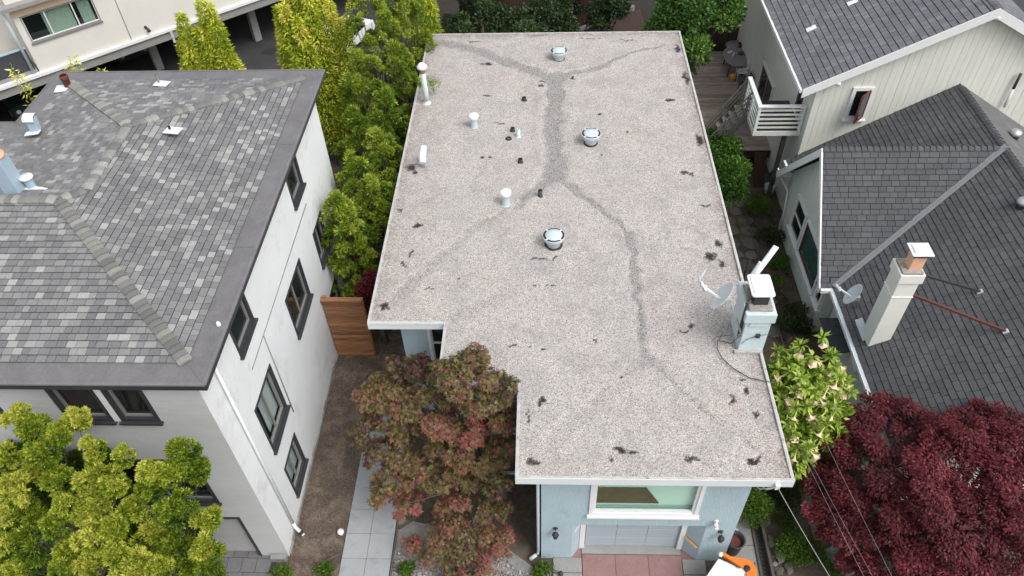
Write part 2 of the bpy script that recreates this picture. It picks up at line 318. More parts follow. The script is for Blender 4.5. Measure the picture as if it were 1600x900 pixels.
# ------------------------------------------------------------------ helper: shingled slopes
class Shingles:
    """cuts slopes into courses of tabs; the 300 that show largest become parts, the rest one joined part"""
    def __init__(s): s.p = []
    def slope(s, roof, O, u, v, polys, expo, widths, m, lift=(0.012, 0.024), gap=0.012, line=0.014):  # line bares a dark strip per course, standing in for its shadow
        O, u, v = Vector(O), Vector(u).normalized(), Vector(v).normalized(); nrm = u.cross(v).normalized()
        if nrm.z < 0: nrm = -nrm
        for poly in polys:
            poly = ccw(poly); us = [q[0] for q in poly]; vs = [q[1] for q in poly]
            k = math.floor(min(vs) / expo)
            while k * expo < max(vs):
                x = min(us) - random.random() * 0.3
                rr = random.Random(k * 977 + int(O.x * 13)); 
                while x < max(us):
                    w = widths[rr.randrange(len(widths))]
                    q = clip_poly([(x, k * expo), (x + w - gap, k * expo), (x + w - gap, (k + 1) * expo - line), (x, (k + 1) * expo - line)], poly)
                    if q and area(q) > 0.0012:
                        full = abs(area(q) - (w - gap) * (expo - line)) < 1e-5
                        cx, cy = sum(a for a, _ in q) / len(q), sum(b for _, b in q) / len(q)
                        c = O + u * cx + v * cy
                        s.p.append(dict(roof=roof, q=q, c=c, u=u, v=v, n=nrm, m=m, v0=k * expo, ex=expo, w=w if full else None, t=rr.uniform(*lift), cx=cx, cy=cy))
                    x += w
                k += 1
    @staticmethod
    def local(d):
        q = d['q']; n = len(q)
        h = lambda y: d['t'] * (1 - 0.75 * (y - d['v0']) / d['ex'])
        top = [(a - d['cx'], b - d['cy'], h(b)) for a, b in q]; bot = [(a - d['cx'], b - d['cy'], -0.006) for a, b in q]
        return top + bot, [tuple(range(n))] + [(n + i, n + (i + 1) % n, (i + 1) % n, i) for i in range(n)]
    def build(s, limit, name='shingle', field='shingle_field'):
        cache = {}
        for d in s.p:
            x, y = proj(d['c']); dist = np.linalg.norm(np.array(d['c']) - CAM)
            fac = abs(d['n'].dot((Vector(CAM) - d['c']).normalized()))
            d['vis'] = area(d['q']) / dist ** 2 * fac * (1 if -5 < x < 1605 and -5 < y < 905 else 0)
        s.p.sort(key=lambda d: -d['vis'])
        rest = {}
        for i, d in enumerate(s.p):
            if i < limit:
                key = (d['w'], d['ex'], d['m'], round(d['t'], 3)) if d['w'] else None
                if d['w']: d['t'] = round(d['t'], 3)
                me = cache.get(key) if key else None
                if me is None:
                    v, f = s.local(d); me = bpy.data.meshes.new(name); me.from_pydata(v, [], f); me.materials.append(M[d['m']])
                    if key: cache[key] = me
                o = bpy.data.objects.new(name, me); mw = Matrix.Identity(4)
                for r in range(3): mw[r][0] = d['u'][r]; mw[r][1] = d['v'][r]; mw[r][2] = d['n'][r]; mw[r][3] = d['c'][r]
                put(o, d['roof']); o.matrix_parent_inverse = Matrix.Translation(-world_loc(d['roof'])); o.matrix_basis = mw
            else: rest.setdefault((d['roof'].name, d['m']), []).append(d)
        for (rn, mn), ds in rest.items():
            V, Fs, T = [], [], []
            for d in ds:
                v, f = s.local(d); b = len(V); V += [tuple(d['c'] + d['u'] * a + d['v'] * e + d['n'] * z) for a, e, z in v]
                Fs += [tuple(b + i for i in q) for q in f]; t = random.random(); T += [t] * len(f)
            me = bpy.data.meshes.new(field); me.from_pydata(V, [], Fs)
            at = me.attributes.new('tone', 'FLOAT', 'FACE'); at.data.foreach_set('value', T)
            me.materials.append(M[mn]); o = bpy.data.objects.new(field, me); o['kind'] = 'stuff'
            r = bpy.data.objects[rn]; put(o, r); o.matrix_parent_inverse = Matrix.Translation(-world_loc(r))
def ridge_caps(roof, a, b, s1, s2, m, expo=0.17, hw=0.15, name='ridge_cap', lift=0.055):
    """folded cap pieces lapped from a to b; s1 and s2 point down the two slopes"""
    a, b = Vector(a), Vector(b); d = (b - a).normalized(); L = (b - a).length; s1, s2 = Vector(s1).normalized(), Vector(s2).normalized()
    up = -(s1 + s2); up = up - d * up.dot(d); up = up.normalized() if up.length > 1e-3 else Vector((0, 0, 1))
    if up.z < 0: up = -up
    w1 = (s1 - d * s1.dot(d)).normalized() * hw; w2 = (s2 - d * s2.dot(d)).normalized() * hw
    V = []
    for q, h in ((0.0, lift), (expo + 0.02, lift * 0.15)):
        for w in (w1, w1 * 0.35 + up * 0.012, w2 * 0.35 + up * 0.012, w2): V.append(d * q + w + up * h)
    V += [p - up * 0.06 for p in V]
    Fs = [(0, 1, 5, 4), (1, 2, 6, 5), (2, 3, 7, 6), (0, 8, 9, 1), (1, 9, 10, 2), (2, 10, 11, 3), (0, 4, 12, 8), (3, 11, 15, 7), (4, 5, 13, 12), (5, 6, 14, 13), (6, 7, 15, 14)]
    me = bpy.data.meshes.new(name); me.from_pydata([tuple(p) for p in V], [], Fs); me.materials.append(M[m]); me.update()
    k = int(L / expo)
    for i in range(k):
        o = bpy.data.objects.new(name, me); put(o, roof); o.matrix_parent_inverse = Matrix.Translation(-world_loc(roof)); o.location = a + d * (i * expo)

# ------------------------------------------------------------------ helper: walls with openings, windows
def wall(name, O, u, n, U, Zr, holes, thick, m, parent):
    """wall in the vertical plane through O along u; outward normal n; holes are (u0,u1,z0,z1)"""
    O, u, n = Vector(O), Vector(u), Vector(n)
    us = sorted({U[0], U[1]} | {h[i] for h in holes for i in (0, 1)}); zs = sorted({Zr[0], Zr[1]} | {h[i] for h in holes for i in (2, 3)})
    P = lambda a, z, k=0: O + u * a + Vector((0, 0, z)) - n * (thick * k)
    mb = MB()
    for i in range(len(us) - 1):
        for j in range(len(zs) - 1):
            ca, cz = (us[i] + us[i + 1]) / 2, (zs[j] + zs[j + 1]) / 2
            if any(h[0] < ca < h[1] and h[2] < cz < h[3] for h in holes): continue
            mb.poly([P(us[i], zs[j]), P(us[i + 1], zs[j]), P(us[i + 1], zs[j + 1]), P(us[i], zs[j + 1])])
    for a0, a1, z0, z1 in holes:
        for p, q in (((a0, z0), (a1, z0)), ((a1, z0), (a1, z1)), ((a1, z1), (a0, z1)), ((a0, z1), (a0, z0))):
            mb.poly([P(*p), P(*q), P(q[0], q[1], 1), P(p[0], p[1], 1)])
    return mb.build(name, m, parent)
def window(parent, O, u, n, w, h, outer=0.1, inner=0.05, mo='charcoal', mi='frame_grey', pane='pane', inset=0.10, sash=None, sill=True, proud=0.03, name='window', label=None, split=0.5):
    """window > frame, sash, pane, sill ; O = lower left corner of the opening on the wall face"""
    O, u, n = Vector(O), Vector(u), Vector(n); Z = Vector((0, 0, 1))
    def pt(a, z, d): return O + u * a + Z * z + n * d
    def slab(mb, a0, a1, z0, z1, d0, d1):
        mb.hexa([pt(a0, z0, d0), pt(a1, z0, d0), pt(a1, z0, d1), pt(a0, z0, d1), pt(a0, z1, d0), pt(a1, z1, d0), pt(a1, z1, d1), pt(a0, z1, d1)])
    def ring(mb, a0, a1, z0, z1, t, d0, d1):
        slab(mb, a0, a0 + t, z0, z1, d0, d1); slab(mb, a1 - t, a1, z0, z1, d0, d1)
        slab(mb, a0 + t, a1 - t, z0, z0 + t, d0, d1 - 0.002); slab(mb, a0 + t, a1 - t, z1 - t, z1, d0, d1 - 0.002)
    mb = MB(); ring(mb, 0.003, w - 0.003, 0.003, h - 0.003, outer, -inset - 0.06, proud)
    f = mb.build(name, mo, parent)
    if label: f['label'] = label
    mb = MB(); ring(mb, outer + 0.002, w - outer - 0.002, outer + 0.002, h - outer - 0.002, inner, -inset - 0.05, -inset + 0.03)
    if sash == 'v': slab(mb, w * split - 0.025, w * split + 0.025, outer + inner, h - outer - inner, -inset - 0.04, -inset + 0.02)
    if sash == 'h': slab(mb, outer + inner, w - outer - inner, h * split - 0.025, h * split + 0.025, -inset - 0.04, -inset + 0.02)
    if sash == '3': 
        for k in (0.32, 0.7): slab(mb, w * k - 0.025, w * k + 0.025, outer + inner, h - outer - inner, -inset - 0.04, -inset + 0.02)
    mb.build('sash', mi, f)
    mb = MB(); slab(mb, outer + inner * 0.7, w - outer - inner * 0.7, outer + inner * 0.7, h - outer - inner * 0.7, -inset - 0.03, -inset - 0.015); mb.build('pane', pane, f)
    if sill:
        mb = MB(); slab(mb, -0.04, w + 0.04, -0.06, 0.0, -0.02, proud + 0.07); mb.build('sill', mo, f)
    return f
def boards(parent, O, u, n, poly, bw, m, name='siding_board', gap=0.008, thick=0.022, joined=False, vertical=True):
    """cladding boards clipped to a convex polygon given in (u, z)"""
    O, u, n = Vector(O), Vector(u), Vector(n); poly = ccw(poly); ax = 0 if vertical else 1
    lo, hi = min(p[ax] for p in poly), max(p[ax] for p in poly)
    x = lo; mbj = MB()
    while x < hi:
        e = min(x + bw - gap, hi)
        rect = [(x, -50), (e, -50), (e, 50), (x, 50)] if vertical else [(-90, x), (90, x), (90, e), (-90, e)]
        q = clip_poly(rect, poly)
        if q and area(q) > 0.002:
            t = thick * random.uniform(0.85, 1.15)
            mb = mbj if joined else MB()
            mb.prism([O + u * a + Vector((0, 0, z)) for a, z in q], n * t)
            if not joined: mb.build(name, m, parent)
        x += bw
    if joined: mbj.build(name, m, parent, stuff=True)

# ================================================================== SETTING: ground
def sheet(name, pts, z, m, label=None, kind='structure'):
    mb = MB(); mb.poly([(x, y, z) for x, y in pts]); o = mb.build(name, m); o['kind'] = kind
    if label: o['label'] = label
    return o
sheet('ground', [(-150, -60), (150, -60), (150, 250), (-150, 250)], 0.0, 'soil_dark')
sheet('side_yard', [(-7.4, 4), (-5.74, 4), (-5.74, 15.4), (-4.1, 15.4), (-4.1, 26), (-7.4, 26)], 0.004, 'soil', 'bare brown soil between the white house and the concrete path')
sheet('parking_lot', [(-60, 29.5), (-17, 29.5), (-8.5, 28), (-7.8, 44), (-20, 60), (-60, 60)], 0.004, 'asphalt')

sheet('back_yard', [(-8, 30), (10, 30), (16, 60), (-8, 60)], 0.004, 'shaded_soil', 'back yard soil behind the gravel roof, deep shade painted in')

def slab_field(parent, x0, x1, y0, y1, nx, ny, z, h, m, name, gap=0.014, jit=0.0):
    dx, dy = (x1 - x0) / nx, (y1 - y0) / ny
    for i in range(nx):
        for j in range(ny):
            e = random.uniform(-jit, jit)
            box(name, (x0 + i * dx + gap / 2, y0 + j * dy + gap / 2, z), (x0 + (i + 1) * dx - gap / 2, y0 + (j + 1) * dy - gap / 2, z + h + e), m, parent, 0.008)
path = struct(box('footpath', (-5.74, 3, -0.05), (-4.29, 15.4, 0.012), 'soil_dark'), 'blue grey concrete slab path beside the maple')
slab_field(path, -5.73, -4.30, 3.3, 15.36, 2, 16, 0.012, 0.045, 'slab', 'slab', 0.008, 0.002)
drive = struct(box('driveway', (0.3, 1.5, -0.05), (4.6, 9.86, 0.010), 'slab_red'), 'pink red concrete driveway in front of the garage')
slab_field(drive, 1.14, 3.93, 1.6, 9.56, 3, 4, 0.010, 0.05, 'slab_red', 'slab', 0.007, 0.001)
box('slab', (1.14, 9.575, 0.01), (3.93, 9.84, 0.055), 'concrete', drive)
for a in ((0.32, 1.6, 1.12, 5.2), (0.32, 5.22, 1.12, 9.0), (0.32, 9.02, 1.12, 9.44), (3.95, 1.6, 4.58, 5.2), (3.95, 5.22, 4.58, 9.0), (3.95, 9.02, 4.58, 9.44)):
    box('slab', (a[0], a[1], 0.01), (a[2], a[3], 0.06), 'concrete', drive, 0.01)
walk = struct(box('side_path', (5.16, 3, -0.05), (6.08, 11.0, 0.010), 'soil_dark'), 'grey concrete side path right of the garage')
slab_field(walk, 5.17, 6.07, 3.2, 11.0, 1, 7, 0.010, 0.05, 'concrete', 'slab', 0.02)

# gravel bed under the maple (nobody could count it)
def pebbles(name, n, reg, size, m, z=0.0):
    V, Fs, T = [], [], []
    oct_ = np.array([(1, 0, 0), (-1, 0, 0), (0, 1, 0), (0, -1, 0), (0, 0, 1), (0, 0, -1)], float)
    of = [(0, 2, 4), (2, 1, 4), (1, 3, 4), (3, 0, 4), (2, 0, 5), (1, 2, 5), (3, 1, 5), (0, 3, 5)]
    while n > 0:
        x, y = random.uniform(reg[0], reg[1]), random.uniform(reg[2], reg[3])
        if reg[4](x, y):
            s = random.uniform(*size); a = random.random() * PI; c_, s_ = math.cos(a), math.sin(a); b = len(V)
            for p in oct_ * np.array([s, s * random.uniform(.6, 1), s * random.uniform(.4, .8)]) + RNG.uniform(-.2, .2, (6, 3)) * s:
                V.append((x + p[0] * c_ - p[1] * s_, y + p[0] * s_ + p[1] * c_, z + s * 0.3 + p[2]))
            Fs += [tuple(b + i for i in f) for f in of]; T += [random.random()] * 8
        n -= 1
    me = bpy.data.meshes.new(name); me.from_pydata(V, [], Fs); at = me.attributes.new('tone', 'FLOAT', 'FACE'); at.data.foreach_set('value', T)
    me.materials.append(M[m]); o = bpy.data.objects.new(name, me); put(o); o['kind'] = 'stuff'; return o
M['gravel_pink'] = leaf_mat('pinkish_gravel', [(0, (0.10, 0.075, 0.075, 1)), (0.4, (0.22, 0.175, 0.17, 1)), (0.8, (0.36, 0.31, 0.30, 1)), (1, (0.6, 0.57, 0.56, 1))], 0.0, 0.9)
pebbles('gravel_bed', 9000, (-4.22, 0.25, 6.5, 10.6, lambda x, y: y < 10.2 + 0.6 * math.sin(x * 2) - max(0, x + 1.4) * 0.75), (0.018, 0.042), 'gravel_pink')
sheet('gravel_bed_base', [(-4.24, 4), (0.28, 4), (0.28, 8.8), (-1.4, 10.0), (-4.24, 10.6)], 0.004, 'stone')
e = tag(box('bed_edging', (-4.27, 3, -0.05), (-4.235, 10.7, 0.09), 'grey_wood'), 'thin weathered edging board along the right side of the slab path', 'edging')
e = tag(MB().bar((-4.2, 10.25, 0.06), (-3.55, 10.75, 0.06), 0.05, 0.08).build('bed_edging', 'grey_wood'), 'short slanted edging board at the corner of the slab path under the maple', 'edging')
e = tag(MB().bar((-6.5, 9.0, 0.05), (-5.8, 9.45, 0.05), 0.05, 0.08).build('bed_edging', 'grey_wood'), 'short slanted edging board in the soil left of the slab path', 'edging')

# ================================================================== MAIN HOUSE: flat gravel roof
H = thing('flat_roofed_house', 'pale blue house with a flat gravel roof and a garage, centre of the photo', 'house', (0.5, 19, 0))
ZR = 5.45
OUT = [(-0.60, 8.88), (5.68, 8.88), (5.68, 29.65), (-4.77, 29.65), (-4.77, 13.57), (-2.65, 13.57), (-2.65, 11.58), (-0.60, 11.58)]
def inside(x, y): return (-4.77 < x < 5.68 and 13.57 < y < 29.65) or (-2.65 < x < 5.68 and 11.58 < y <= 13.57) or (-0.6 < x < 5.68 and 8.88 < y <= 11.58)
# roof deck + gravel surface as one relief sheet
bands = [  # polyline, half width at ends, strength
    ([(-4.3, 29.1), (-2.7, 28.35), (-1.3, 27.3), (0.1, 26.3), (0.55, 25.8)], 0.34, 0.36, .85),
    ([(4.9, 28.6), (3.4, 27.9), (2.1, 26.9), (0.95, 26.35), (0.6, 25.9)], 0.07, 0.26, .8),
    ([(0.55, 26.2), (0.45, 24.5), (0.38, 22.7), (0.40, 21.2), (0.42, 20.0)], 0.42, 0.35, .95),
    ([(0.35, 20.3), (-0.15, 19.4), (-0.62, 18.85), (-0.75, 18.4)], 0.30, 0.14, .8),
    ([(0.5, 20.2), (1.0, 19.3), (1.6, 18.65), (2.15, 17.9), (2.62, 17.25)], 0.22, 0.05, 1.0),
    ([(2.66, 17.2), (2.64, 16.0), (2.62, 14.3), (2.66, 12.6), (2.74, 12.3)], 0.14, 0.12, .85),
    ([(2.75, 12.45), (3.4, 11.5), (4.2, 10.5), (5.25, 9.4)], 0.10, 0.07, .7),
    ([(2.55, 12.35), (1.7, 11.4), (0.9, 10.6), (0.15, 9.8)], 0.13, 0.22, 0.42),
    ([(-1.0, 18.5), (-1.9, 17.8), (-3.0, 16.3), (-4.2, 14.5)], 0.09, 0.24, 0.5),
    ([(0.2, 15.9), (-1.2, 14.6), (-2.2, 13.9)], 0.35, 0.25, 0.38), ([(4.1, 16.6), (4.7, 16.4)], .12, .06, .5), ([(4.5, 12.4), (4.95, 11.7), (5.15, 11.0)], .03, .05, .7), ([(5.0, 10.9), (5.4, 9.8)], .03, .04, .6)]
bare = [(-3.87, 17.6, .22, .10), (4.74, 20.16, .26, .10), (4.9, 20.05, .12, .07), (5.05, 18.5, .2, .08), (5.18, 16.76, .12, .22), (4.95, 16.2, .22, .2), (5.2, 15.9, .07, .22), (4.02, 13.5, .10, .16), (3.8, 13.3, .16, .06), (-0.8, 12.8, .22, .05), (-0.1, 12.7, .3, .03),
        (0.05, 11.0, .16, .09), (-0.05, 10.9, .1, .1), (-0.3, 10.55, .04, .25), (5.12, 11.4, .08, .2), (5.0, 11.75, .12, .06), (4.69, 11.1, .08, .16), (5.2, 10.7, .05, .15), (2.06, 9.57, .18, .05), (1.85, 9.65, .25, .1), (1.62, 9.42, .1, .06), (3.38, 9.46, .16, .09), (3.6, 9.4, .12, .06), (-0.3, 9.35, .14, .16), (-0.15, 9.2, .2, .06), (4.91, 9.39, .18, .06), (5.05, 9.5, .07, .07),
        (0.05, 16.1, .22, .05), (-0.25, 16.15, .12, .05), (0.4, 16.15, .1, .05), (0.05, 15.0, .35, .02), (-2.86, 29.0, .3, .07), (-2.2, 27.2, .3, .06), (0.0, 25.9, .18, .12), (1.15, 26.1, .14, .16), (-0.1, 25.6, .12, .14), (-4.4, 20.55, .22, .22), (-4.25, 20.3, .14, .12), (1.91, 29.2, .6, .03), (3.5, 29.0, .5, .03), (-0.2, 29.45, .4, .05),
        (1.36, 13.0, .07, .07), (2.03, 11.75, .05, .07), (1.95, 21.2, .04, .05), (-3.9, 16.3, .06, .2), (-4.1, 15.9, .05, .15), (-4.5, 18.3, .12, .1), (3.0, 22.5, .07, .06), (4.7, 24.5, .2, .1), (5.4, 22, .1, .5), (5.45, 26, .1, .5), (5.42, 28.3, .1, .35), (-2.1, 24.9, .2, .05), (-1.9, 21.1, .3, .02), (2.05, 23.6, .06, .06), (-1.55, 23.1, .25, .05), (-3.2, 14.9, .15, .05), (-2.4, 15.3, .12, .04), (-4.4, 14.2, .12, .2)]
ST = 0.065
nx, ny = int(10.45 / ST) + 1, int(20.77 / ST) + 1
gx = np.linspace(-4.72, 5.63, nx); gy = np.linspace(8.94, 29.60, ny); GX, GY = np.meshgrid(gx, gy)
def vnoise(X, Y, sc, seed):
    r = np.random.default_rng(seed); T = r.random((128, 128)); x, y = X / sc + 31.7, Y / sc + 17.3
    xi, yi = np.floor(x).astype(int), np.floor(y).astype(int); fx, fy = x - xi, y - yi; fx, fy = fx * fx * (3 - 2 * fx), fy * fy * (3 - 2 * fy)
    q = lambda a, b: T[(yi + b) % 128, (xi + a) % 128]
    return (q(0, 0) * (1 - fx) + q(1, 0) * fx) * (1 - fy) + (q(0, 1) * (1 - fx) + q(1, 1) * fx) * fy
WX = GX + (vnoise(GX, GY, .35, 1) - .5) * .22 + (vnoise(GX, GY, .1, 31) - .5) * .10; WY = GY + (vnoise(GX, GY, .35, 2) - .5) * .22 + (vnoise(GX, GY, .1, 32) - .5) * .10
valley = np.zeros_like(GX); rim = np.zeros_like(GX)
for pts, w0, w1, k in bands:
    n_ = len(pts) - 1
    for i in range(n_):
        (ax, ay), (bx_, by_) = pts[i], pts[i + 1]; dx, dy = bx_ - ax, by_ - ay
        t = np.clip(((WX - ax) * dx + (WY - ay) * dy) / (dx * dx + dy * dy), 0, 1); w = w0 + (w1 - w0) * (i + t) / n_
        d = np.hypot(WX - ax - t * dx, WY - ay - t * dy) / w
        valley = np.maximum(valley, k * np.clip((1.22 - d) / 0.7, 0, 1)); rim = np.maximum(rim, k * np.exp(-((d - 1.45) / 0.35) ** 2))
bar_ = np.zeros_like(GX)
WX2 = GX + (vnoise(GX, GY, .13, 3) - .5) * .18; WY2 = GY + (vnoise(GX, GY, .13, 4) - .5) * .18
for bx_, by_, rx, ry in bare:
    d = np.hypot((WX2 - bx_) / rx, (WY2 - by_) / ry); bar_ = np.maximum(bar_, np.clip((1.25 - d) / 0.8, 0, 1))
edge = np.minimum.reduce([GX + 4.77, 5.68 - GX, 29.65 - GY]); dirt = np.clip(1 - edge / 0.5, 0, 1) * (vnoise(GX, GY, .3, 8) > .25)
dirt = np.maximum(dirt, np.clip(1 - (GX + 4.77) / 1.6, 0, 1) * 0.7 * vnoise(GX, GY, .5, 12))
GZ = ZR - 0.045 + (vnoise(GX, GY, .16, 5) - .5) * .012 + (vnoise(GX, GY, .6, 6) - .5) * .03 + (vnoise(GX, GY, 2.2, 7) - .5) * .05 + rim * .02 * (1 - np.clip(valley, 0, 1)) - valley * .03 - bar_ * .012
idx = np.arange(nx * ny).reshape(ny, nx); Fs = []
for j in range(ny - 1):
    for i in range(nx - 1):
        if inside(gx[i] + ST * .5, gy[j] + ST * .5): Fs.append((int(idx[j, i]), int(idx[j, i + 1]), int(idx[j + 1, i + 1]), int(idx[j + 1, i])))
me = bpy.data.meshes.new('gravel_roof'); me.from_pydata(np.stack([GX, GY, GZ], -1).reshape(-1, 3).tolist(), [], Fs); me.update()
me.polygons.foreach_set('use_smooth', [True] * len(me.polygons))
for nm, ar in (('valley', valley), ('rim', rim), ('bare', bar_), ('dirt', dirt)):
    at = me.attributes.new(nm, 'FLOAT', 'POINT'); at.data.foreach_set('value', ar.reshape(-1).astype(np.float32))
def gravel_material():
    m = bpy.data.materials.new('roof_gravel'); m.use_nodes = True; n, l = m.node_tree.nodes, m.node_tree.links
    b = n['Principled BSDF']; b.inputs['Roughness'].default_value = 0.95; b.inputs['Specular IOR Level'].default_value = 0.2
    tc = n.new('ShaderNodeTexCoord')
    def noise(s, d=3, r=.6):
        z = n.new('ShaderNodeTexNoise'); z.inputs['Scale'].default_value = s; z.inputs['Detail'].default_value = d; z.inputs['Roughness'].default_value = r; l.new(tc.outputs['Object'], z.inputs['Vector']); return z.outputs['Fac']
    def mrange(x, a, c, lo, hi):
        q = n.new('ShaderNodeMapRange'); q.inputs[1].default_value = a; q.inputs[2].default_value = c; q.inputs[3].default_value = lo; q.inputs[4].default_value = hi; l.new(x, q.inputs[0]); return q.outputs[0]
    def math_(op, x, y):
        q = n.new('ShaderNodeMath'); q.operation = op
        for k, v in ((0, x), (1, y)):
            if isinstance(v, (int, float)): q.inputs[k].default_value = v
            else: l.new(v, q.inputs[k])
        return q.outputs[0]
    def attr(nm): a = n.new('ShaderNodeAttribute'); a.attribute_name = nm; return a.outputs['Fac']
    def mix(f, a, c):
        q = n.new('ShaderNodeMix'); q.data_type = 'RGBA'; l.new(f, q.inputs['Factor'])
        for nm, v in (('A', a), ('B', c)):
            if isinstance(v, tuple): q.inputs[nm].default_value = v
            else: l.new(v, q.inputs[nm])
        return q.outputs['Result']
    vo = n.new('ShaderNodeTexVoronoi'); vo.inputs['Scale'].default_value = 56; l.new(tc.outputs['Object'], vo.inputs['Vector'])
    sx = n.new('ShaderNodeSeparateColor'); l.new(vo.outputs['Color'], sx.inputs[0])
    peb = ramp_node(n, [(0, (0.11, 0.098, 0.092, 1)), (0.12, (0.25, 0.228, 0.216, 1)), (0.3, (0.37, 0.342, 0.325, 1)), (0.65, (0.452, 0.426, 0.404, 1)), (0.9, (0.53, 0.502, 0.48, 1)), (1, (0.66, 0.63, 0.61, 1))]); l.new(sx.outputs[0], peb.inputs[0])
    pebv = ramp_node(n, [(0, (0.07, 0.066, 0.063, 1)), (0.2, (0.16, 0.152, 0.146, 1)), (0.6, (0.29, 0.277, 0.266, 1)), (1, (0.42, 0.405, 0.39, 1))]); l.new(sx.outputs[1], pebv.inputs[0])
    c = mix(math_('ADD', math_('MULTIPLY', mrange(noise(1.1, 7, .7), .46, .62, 0, 1), .38), math_('MULTIPLY', mrange(noise(5, 5, .75), .5, .7, 0, 1), .25)), peb.outputs[0], pebv.outputs[0])
    vf = mrange(math_('ADD', attr('valley'), math_('MULTIPLY', math_('SUBTRACT', noise(6, 6, .8), .5), 1.1)), .25, .85, 0, .95)
    vf = mrange(math_('SUBTRACT', vf, sx.outputs[2]), -.12, .12, 0, 1)     # stone by stone, not a soft edge
    c = mix(vf, c, pebv.outputs[0])
    tint = mix(mrange(noise(.7, 4), .5, .66, 0, .3), (1, 1, 1, 1), (1.0, .93, .9, 1))
    mu = n.new('ShaderNodeMix'); mu.data_type = 'RGBA'; mu.blend_type = 'MULTIPLY'; mu.inputs['Factor'].default_value = 1; l.new(c, mu.inputs['A']); l.new(tint, mu.inputs['B']); c = mu.outputs['Result']
    df = math_('MULTIPLY', attr('dirt'), mrange(noise(14, 6, .75), .42, .6, 0, .9)); c = mix(df, c, (0.15, 0.11, 0.095, 1))
    bf = mrange(math_('MULTIPLY', attr('bare'), mrange(noise(15, 6, .85), .34, .56, 0.15, 1.6)), .30, .66, 0, .9); bf = mrange(math_('SUBTRACT', bf, math_('MULTIPLY', sx.outputs[2], .8)), -.1, .15, 0, 1); c = mix(bf, c, mix(mrange(attr('bare'), .55, .95, 0, 1), (0.12, 0.11, 0.104, 1), (0.03, 0.028, 0.027, 1)))
    l.new(c, b.inputs['Base Color'])
    bp = n.new('ShaderNodeBump'); bp.inputs['Strength'].default_value = .55; bp.inputs['Distance'].default_value = .012; l.new(vo.outputs['Distance'], bp.inputs['Height']); l.new(bp.outputs[0], b.inputs['Normal'])
    return m
me.materials.append(gravel_material()); roof = bpy.data.objects.new('gravel_roof', me); put(roof, H); roof.matrix_parent_inverse = Matrix.Translation(-world_loc(H))
# roof edge: weathered coping all round, pale fascia boards below
n_ = len(OUT)
mbc = MB(); 
for i in range(n_):
    (ax, ay), (bx_, by_) = OUT[i], OUT[(i + 1) % n_]; d = Vector((bx_ - ax, by_ - ay, 0)).normalized(); nn = Vector((d.y, -d.x, 0))
    p, q = Vector((ax, ay, 0)), Vector((bx_, by_, 0)); zt = ZR + random.uniform(-.002, .002)
    # coping strip 7 cm wide, mitred by over-running into the corner
    mbc.hexa([p + Vector((0, 0, ZR - .07)), q + Vector((0, 0, ZR - .07)), q - nn * .06 - d * .06 + Vector((0, 0, ZR - .07)), p - nn * .06 + d * .06 + Vector((0, 0, ZR - .07)),
              p + Vector((0, 0, ZR)), q + Vector((0, 0, ZR)), q - nn * .06 - d * .06 + Vector((0, 0, zt)), p - nn * .06 + d * .06 + Vector((0, 0, zt))])
    f = MB().hexa([p + nn * .015 - d * .012 + Vector((0, 0, ZR - .27)), q + nn * .015 + d * .012 + Vector((0, 0, ZR - .27)), q - nn * .03 + Vector((0, 0, ZR - .27)), p - nn * .03 + Vector((0, 0, ZR - .27)),
              p + nn * .015 - d * .012 + Vector((0, 0, ZR - .012)), q + nn * .015 + d * .012 + Vector((0, 0, ZR - .012)), q - nn * .03 + Vector((0, 0, ZR - .012)), p - nn * .03 + Vector((0, 0, ZR - .012))])
    f.build('fascia', 'fascia_pale', H)
mbc.build('roof_edging', 'coping', roof)
for a, c in (((-4.74, 13.6, 5.16), (5.65, 29.62, 5.2)), ((-2.62, 11.61, 5.162), (5.65, 13.6, 5.202)), ((-.57, 8.91, 5.164), (5.65, 11.6, 5.204))): box('soffit', a, c, 'fascia_pale', H)
# walls
ZS = 5.17
door_h = 2.06
wall('front_wall', (0, 9.45, 0), (1, 0, 0), (0, -1, 0), (-0.02, 5.10), (0, ZS), [(0.82, 4.33, -1, door_h), (1.20, 4.0, 2.66, 4.6)], 0.18, 'stucco_blue', H)
wall('side_wall', (5.10, 0, 0), (0, 1, 0), (1, 0, 0), (9.45, 29.1), (0, ZS), [], 0.15, 'stucco_blue', H)
wall('side_wall', (-0.02, 0, 0), (0, 1, 0), (-1, 0, 0), (9.45, 12.1), (0, ZS), [(10.5, 11.4, 3.0, 4.4)], 0.15, 'stucco_blue', H)
wall('porch_wall', (0, 12.1, 0), (1, 0, 0), (0, -1, 0), (-2.1, -0.17), (0, ZS), [(-1.6, -.6, 0.1, 2.2)], 0.15, 'stucco_blue', H)
wall('side_wall', (-2.1, 0, 0), (0, 1, 0), (-1, 0, 0), (12.1, 14.1), (0, ZS), [], 0.15, 'stucco_blue', H)
wall('rear_block_wall', (0, 14.1, 0), (1, 0, 0), (0, -1, 0), (-4.05, -2.25), (0, ZS), [(-3.30, -2.35, 2.9, 4.9)], 0.15, 'stucco_blue', H)
wall('side_wall', (-4.05, 0, 0), (0, 1, 0), (-1, 0, 0), (14.1, 29.1), (0, ZS), [], 0.15, 'stucco_blue', H)
wall('rear_wall', (0, 29.1, 0), (1, 0, 0), (0, 1, 0), (-4.05, 5.10), (0, ZS), [], 0.15, 'stucco_blue', H)
window(H, (-3.30, 14.1, 2.9), (1, 0, 0), (0, -1, 0), .95, 2.0, .09, .04, 'white', 'white', 'pane', .05, 'h')
w0 = window(H, (-0.02, 11.4, 3.0), (0, -1, 0), (-1, 0, 0), .9, 1.4, .07, .04, 'white', 'white')
